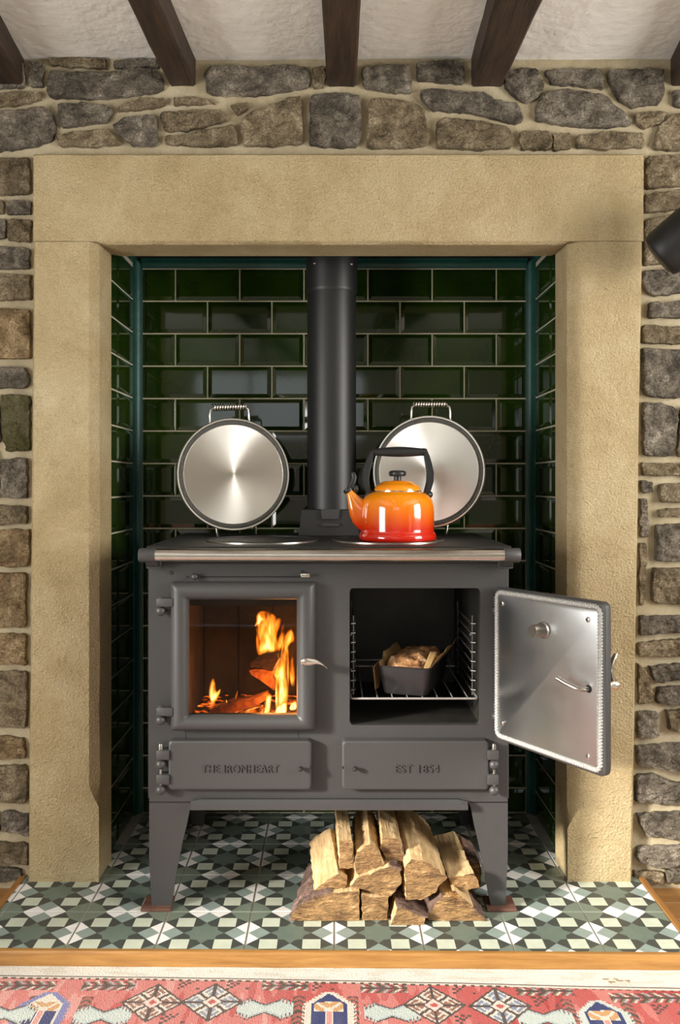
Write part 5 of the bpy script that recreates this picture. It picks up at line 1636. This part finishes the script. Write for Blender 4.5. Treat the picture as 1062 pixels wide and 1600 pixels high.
# ------------------------------------------------------------------ black lamp shade at the right edge
lc = Vector(PX(1025.5, 404.5, 2.19))
axl = Vector((0.76, -0.42, 0.62)).normalized()
lr = empty('lamp_shade', tuple(lc), label='black metal lamp shade poking in at the right edge over the stone wall', cat='lamp')
q = axl.to_track_quat('Z', 'Y').to_matrix().to_4x4()
def shade_build(prof, name, m, n=48):
    b = MB(); b.lathe(prof, n=n)
    mt = Matrix.Translation(lc) @ q
    b.v = [tuple(mt @ Vector(p)) for p in b.v]
    return b.build(name, m, lr, smooth=45)
shade_build([(0.052, 0.014), (0.0535, 0.006), (0.0575, 0.010), (0.0605, 0.020), (0.062, 0.035), (0.064, 0.10), (0.062, 0.16), (0.05, 0.19), (0.02, 0.205), (0, 0.207)], 'shade', M['black_metal'])
shade_build([(0.054, 0.010), (0.045, 0.003), (0.03, 0.0), (0, -0.002)], 'lens_cover', M['black_plastic'])
b = MB(); e_ = lc + axl * 0.19
b.tube([tuple(e_), (e_.x + 0.04, e_.y + 0.02, e_.z + 0.03), (e_.x + 0.08, e_.y + 0.12, e_.z + 0.03), (e_.x + 0.09, 2.325, e_.z + 0.02)], 0.010, 14)
b.build('wall_arm', M['black_metal'], lr, smooth=45)
b = MB(); b.lathe([(0, -0.02), (0.05, -0.02), (0.05, 0.006)], e_.x + 0.09, 2.325, e_.z + 0.02, 24, axis='Y')
b.build('wall_rose', M['black_metal'], lr, smooth=45)

# ------------------------------------------------------------------ rug: woven field with motifs, white kilim end
def rpx(px, py):
    Y = F * (CH - FZ - 0.006) / (py - VY)
    return (X(px, Y), Y)
RED = [C(178, 106, 100), C(164, 78, 75), C(150, 58, 58), C(188, 132, 124)]
BLK, WHT, BRN, NVY, BLU, TAN, ICE, OLV = C(72, 60, 57), C(194, 185, 172), C(128, 92, 78), C(44, 54, 96), C(104, 110, 150), C(176, 136, 92), C(172, 180, 174), C(120, 104, 78)
DIA = [(rpx(238, 1567), BRN), (rpx(331, 1566), C(120, 130, 142)), (rpx(678, 1571), BRN), (rpx(781, 1573), C(110, 124, 146)), (rpx(1120, 1575), BRN)]
FISH = [rpx(160, 1588), rpx(414, 1577), rpx(612, 1583), rpx(852, 1592), rpx(10, 1586)]
MED = [(rpx(80, 1553), BLU, WHT), (rpx(514, 1553), WHT, NVY), (rpx(932, 1566), ICE, NVY)]
LEAF = [(rpx(30, 1541), 0.075), (rpx(170, 1541), 0.055), (rpx(445, 1541), 0.05), (rpx(600, 1545), 0.05), (rpx(850, 1549), 0.06), (rpx(1010, 1560), 0.075)]
VBAR = [rpx(128, 1580), rpx(44, 1580), rpx(466, 1580), rpx(552, 1580), rpx(892, 1585), rpx(985, 1585)]
DOTS = [rpx(296, 1539), rpx(372, 1540), rpx(724, 1547), rpx(270, 1592), rpx(730, 1595), rpx(852, 1566), rpx(1040, 1578), rpx(505, 1541)]
e0, e1 = rpx(0, 1524.5), rpx(1062, 1543.0)
def edge_y(x): 
    t = (x - e0[0]) / (e1[0] - e0[0])
    return e0[1] + (e1[1] - e0[1]) * t + 0.004 * math.sin(t * 4.2)
def rug_col(x, y):
    v = edge_y(x) - y
    if v < 0.0035: return BLK
    if v < 0.0115: return WHT if v < 0.0085 or int(x / 0.009) % 2 else BLK
    if v < 0.014: return BLK if int(x / 0.009) % 2 == 0 else RED[0]
    for (cx, cy), c in DIA:
        a, d = abs(x - cx) / 0.066, abs(y - cy) / 0.068
        s = a + d
        if s < 1:
            if s > 0.90: return BLK
            if s < 0.14: return RED[1]
            if s < 0.30: return C(222, 180, 170) if c == BRN else WHT
            if s < 0.38: return BLK
            if abs(a - d) < 0.07 or a < 0.05 or d < 0.05: return BLK
            if abs(a - d) < 0.20 or (0.60 < s < 0.68) or s > 0.83: return WHT
            return c
    for cx, cy in FISH:
        a, d = (x - cx) / 0.052, (y - cy) / 0.030
        r = abs(a)
        if r < 1.08:
            w = 0.38 + 0.62 * min(1, abs(r - 0.02) * 1.6) if r < 0.62 else 1.15 - 1.0 * (r - 0.62) - 0.35 * (int(r * 14) % 2)
            if abs(d) < w: return ICE if abs(d) < w - 0.16 else C(148, 160, 160)
            if abs(d) < w + 0.16: return BLK
    for (cx, cy), o_, i_ in MED:
        a, d = abs(x - cx), cy - y
        w = min(0.040, max(0.0, d + 0.004) * 0.95)
        if d > -0.004 and a < w + 0.014 and d < 0.2:
            jag = 0.014 - 0.004 * (int((a + d) / 0.006) % 2)
            if a < w - 0.010:
                if d < 0.030: return i_
                if d < 0.062: return TAN if not (a < 0.009 and d > 0.048) and int(a / 0.009 + d / 0.009) % 3 else WHT
                if a < 0.005: return RED[3]
                if a < 0.008: return WHT
                return NVY
            if a < w - 0.003: return WHT if o_ == BLU else (NVY if i_ == NVY else WHT)
            if a < w + jag: return o_
    for (cx, cy), hw in LEAF:
        a, d = x - cx, abs(y - cy)
        if abs(a) < hw and d < 0.017:
            k = int((a + d * 0.9) / 0.0055) % 4
            if d < 0.003: return BLK
            return (BLK, OLV, WHT if int(a / 0.022) % 2 else C(150, 150, 160), RED[1])[k]
    for cx, cy in VBAR:
        a, d = abs(x - cx), y - cy
        if a < 0.012 and abs(d) < 0.05:
            k = int((d + a * 0.9) / 0.0055) % 3
            return (BLK, BRN, RED[1])[k]
    for cx, cy in DOTS:
        a, d = x - cx, y - cy
        if abs(a) < 0.024 and abs(d) < 0.017:
            i, j = int((a + 0.024) / 0.0068), int((d + 0.017) / 0.0068)
            if (i + j) % 2 == 0 and (i * 7 + j * 3) % 5 < 3: return BLK
    f_ = mnoise.noise(Vector((x * 55, y * 11, 0))) * 0.5 + mnoise.noise(Vector((x * 6, y * 6, 4))) * 0.6 - x * 0.55
    if f_ > 0.35: return RED[3]
    if f_ > 0.0: return RED[0]
    if f_ > -0.4: return RED[1]
    return RED[2]
def weave(name, x0, x1, v0, v1, dx, dv, colf, parent, z, far=None):
    """grid laid from v0 to v1 behind the edge line; wool colour per knot"""
    nx, nv = int((x1 - x0) / dx), int((v1 - v0) / dv)
    vs, fs = [], []
    for j in range(nv + 1):
        for i in range(nx + 1):
            x = x0 + dx * i; y = edge_y(x) - (v0 + dv * j) if far is None else far(x) + (edge_y(x) - far(x)) * j / nv
            vs.append((x, y, z + 0.0006 * fbm(x, y, 0, 12, 2)))
    for j in range(nv):
        for i in range(nx):
            a = j * (nx + 1) + i; fs.append((a, a + nx + 1, a + nx + 2, a + 1))
    bot = len(vs)
    inv = wm(parent).inverted()
    me = bpy.data.meshes.new(name)
    # a skirt gives the cloth its thickness
    ring = [i for i in range(nx + 1)] + [j * (nx + 1) + nx for j in range(1, nv + 1)] + [nv * (nx + 1) + i for i in range(nx - 1, -1, -1)] + [j * (nx + 1) for j in range(nv - 1, 0, -1)]
    for i in ring: vs.append((vs[i][0], vs[i][1], FZ + 0.0005))
    nr = len(ring)
    for q_ in range(nr): fs.append((ring[q_], ring[(q_ + 1) % nr], bot + (q_ + 1) % nr, bot + q_))
    me.from_pydata([tuple(inv @ Vector(p)) for p in vs], [], fs)
    at = me.color_attributes.new('weave', 'FLOAT_COLOR', 'CORNER')
    cols = []
    for f_ in fs:
        cx = sum(vs[i][0] for i in f_) / 4; cy = sum(vs[i][1] for i in f_) / 4
        c = colf(cx, cy)
        fd_ = 0.05 + 0.10 * max(0.0, mnoise.noise(Vector((cx * 40, cy * 9, 8)))) + (0.05 if cx < -0.1 else 0)
        c = tuple(q * (1 - fd_) + w * fd_ for q, w in zip(c, (0.46, 0.38, 0.34)))
        k = 1 + 0.16 * mnoise.noise(Vector((cx * 300, cy * 200, 1)))
        cols += [c[0] * k, c[1] * k, c[2] * k, 1] * 4
    at.data.foreach_set('color', cols)
    me.materials.append(M['rug'])
    o = bpy.data.objects.new(name, me); COL.objects.link(o); o.parent = parent
    return o
rug = empty('rug', (0, 1.6, FZ), label='faded red patterned wool rug lying in front of the hearth', cat='rug')
weave('rug_field', -1.05, 1.05, 0.0, 0.42, 0.0026, 0.0034, rug_col, rug, FZ + 0.007)
def selv(x, y):
    d = math.hypot((x - rpx(962, 1530)[0]) / 0.030, (y - rpx(962, 1531)[1]) / 0.012)
    if d < 1:
        q_ = mnoise.noise(Vector((x * 120, y * 160, 2))) - d * 0.35
        if q_ > -0.02: return C(140, 116, 80)
        if q_ > -0.12: return C(178, 164, 136)
    k_ = mnoise.noise(Vector((x * 14, y * 60, 5)))
    return C(200, 196, 186) if k_ > -0.2 else C(188, 183, 172)
weave('selvedge', -1.05, 1.05, -0.040, 0.0, 0.003, 0.0028, selv, rug, FZ + 0.005, far=lambda x: max(edge_y(x) + 0.02, front_y(x) - 0.0145))
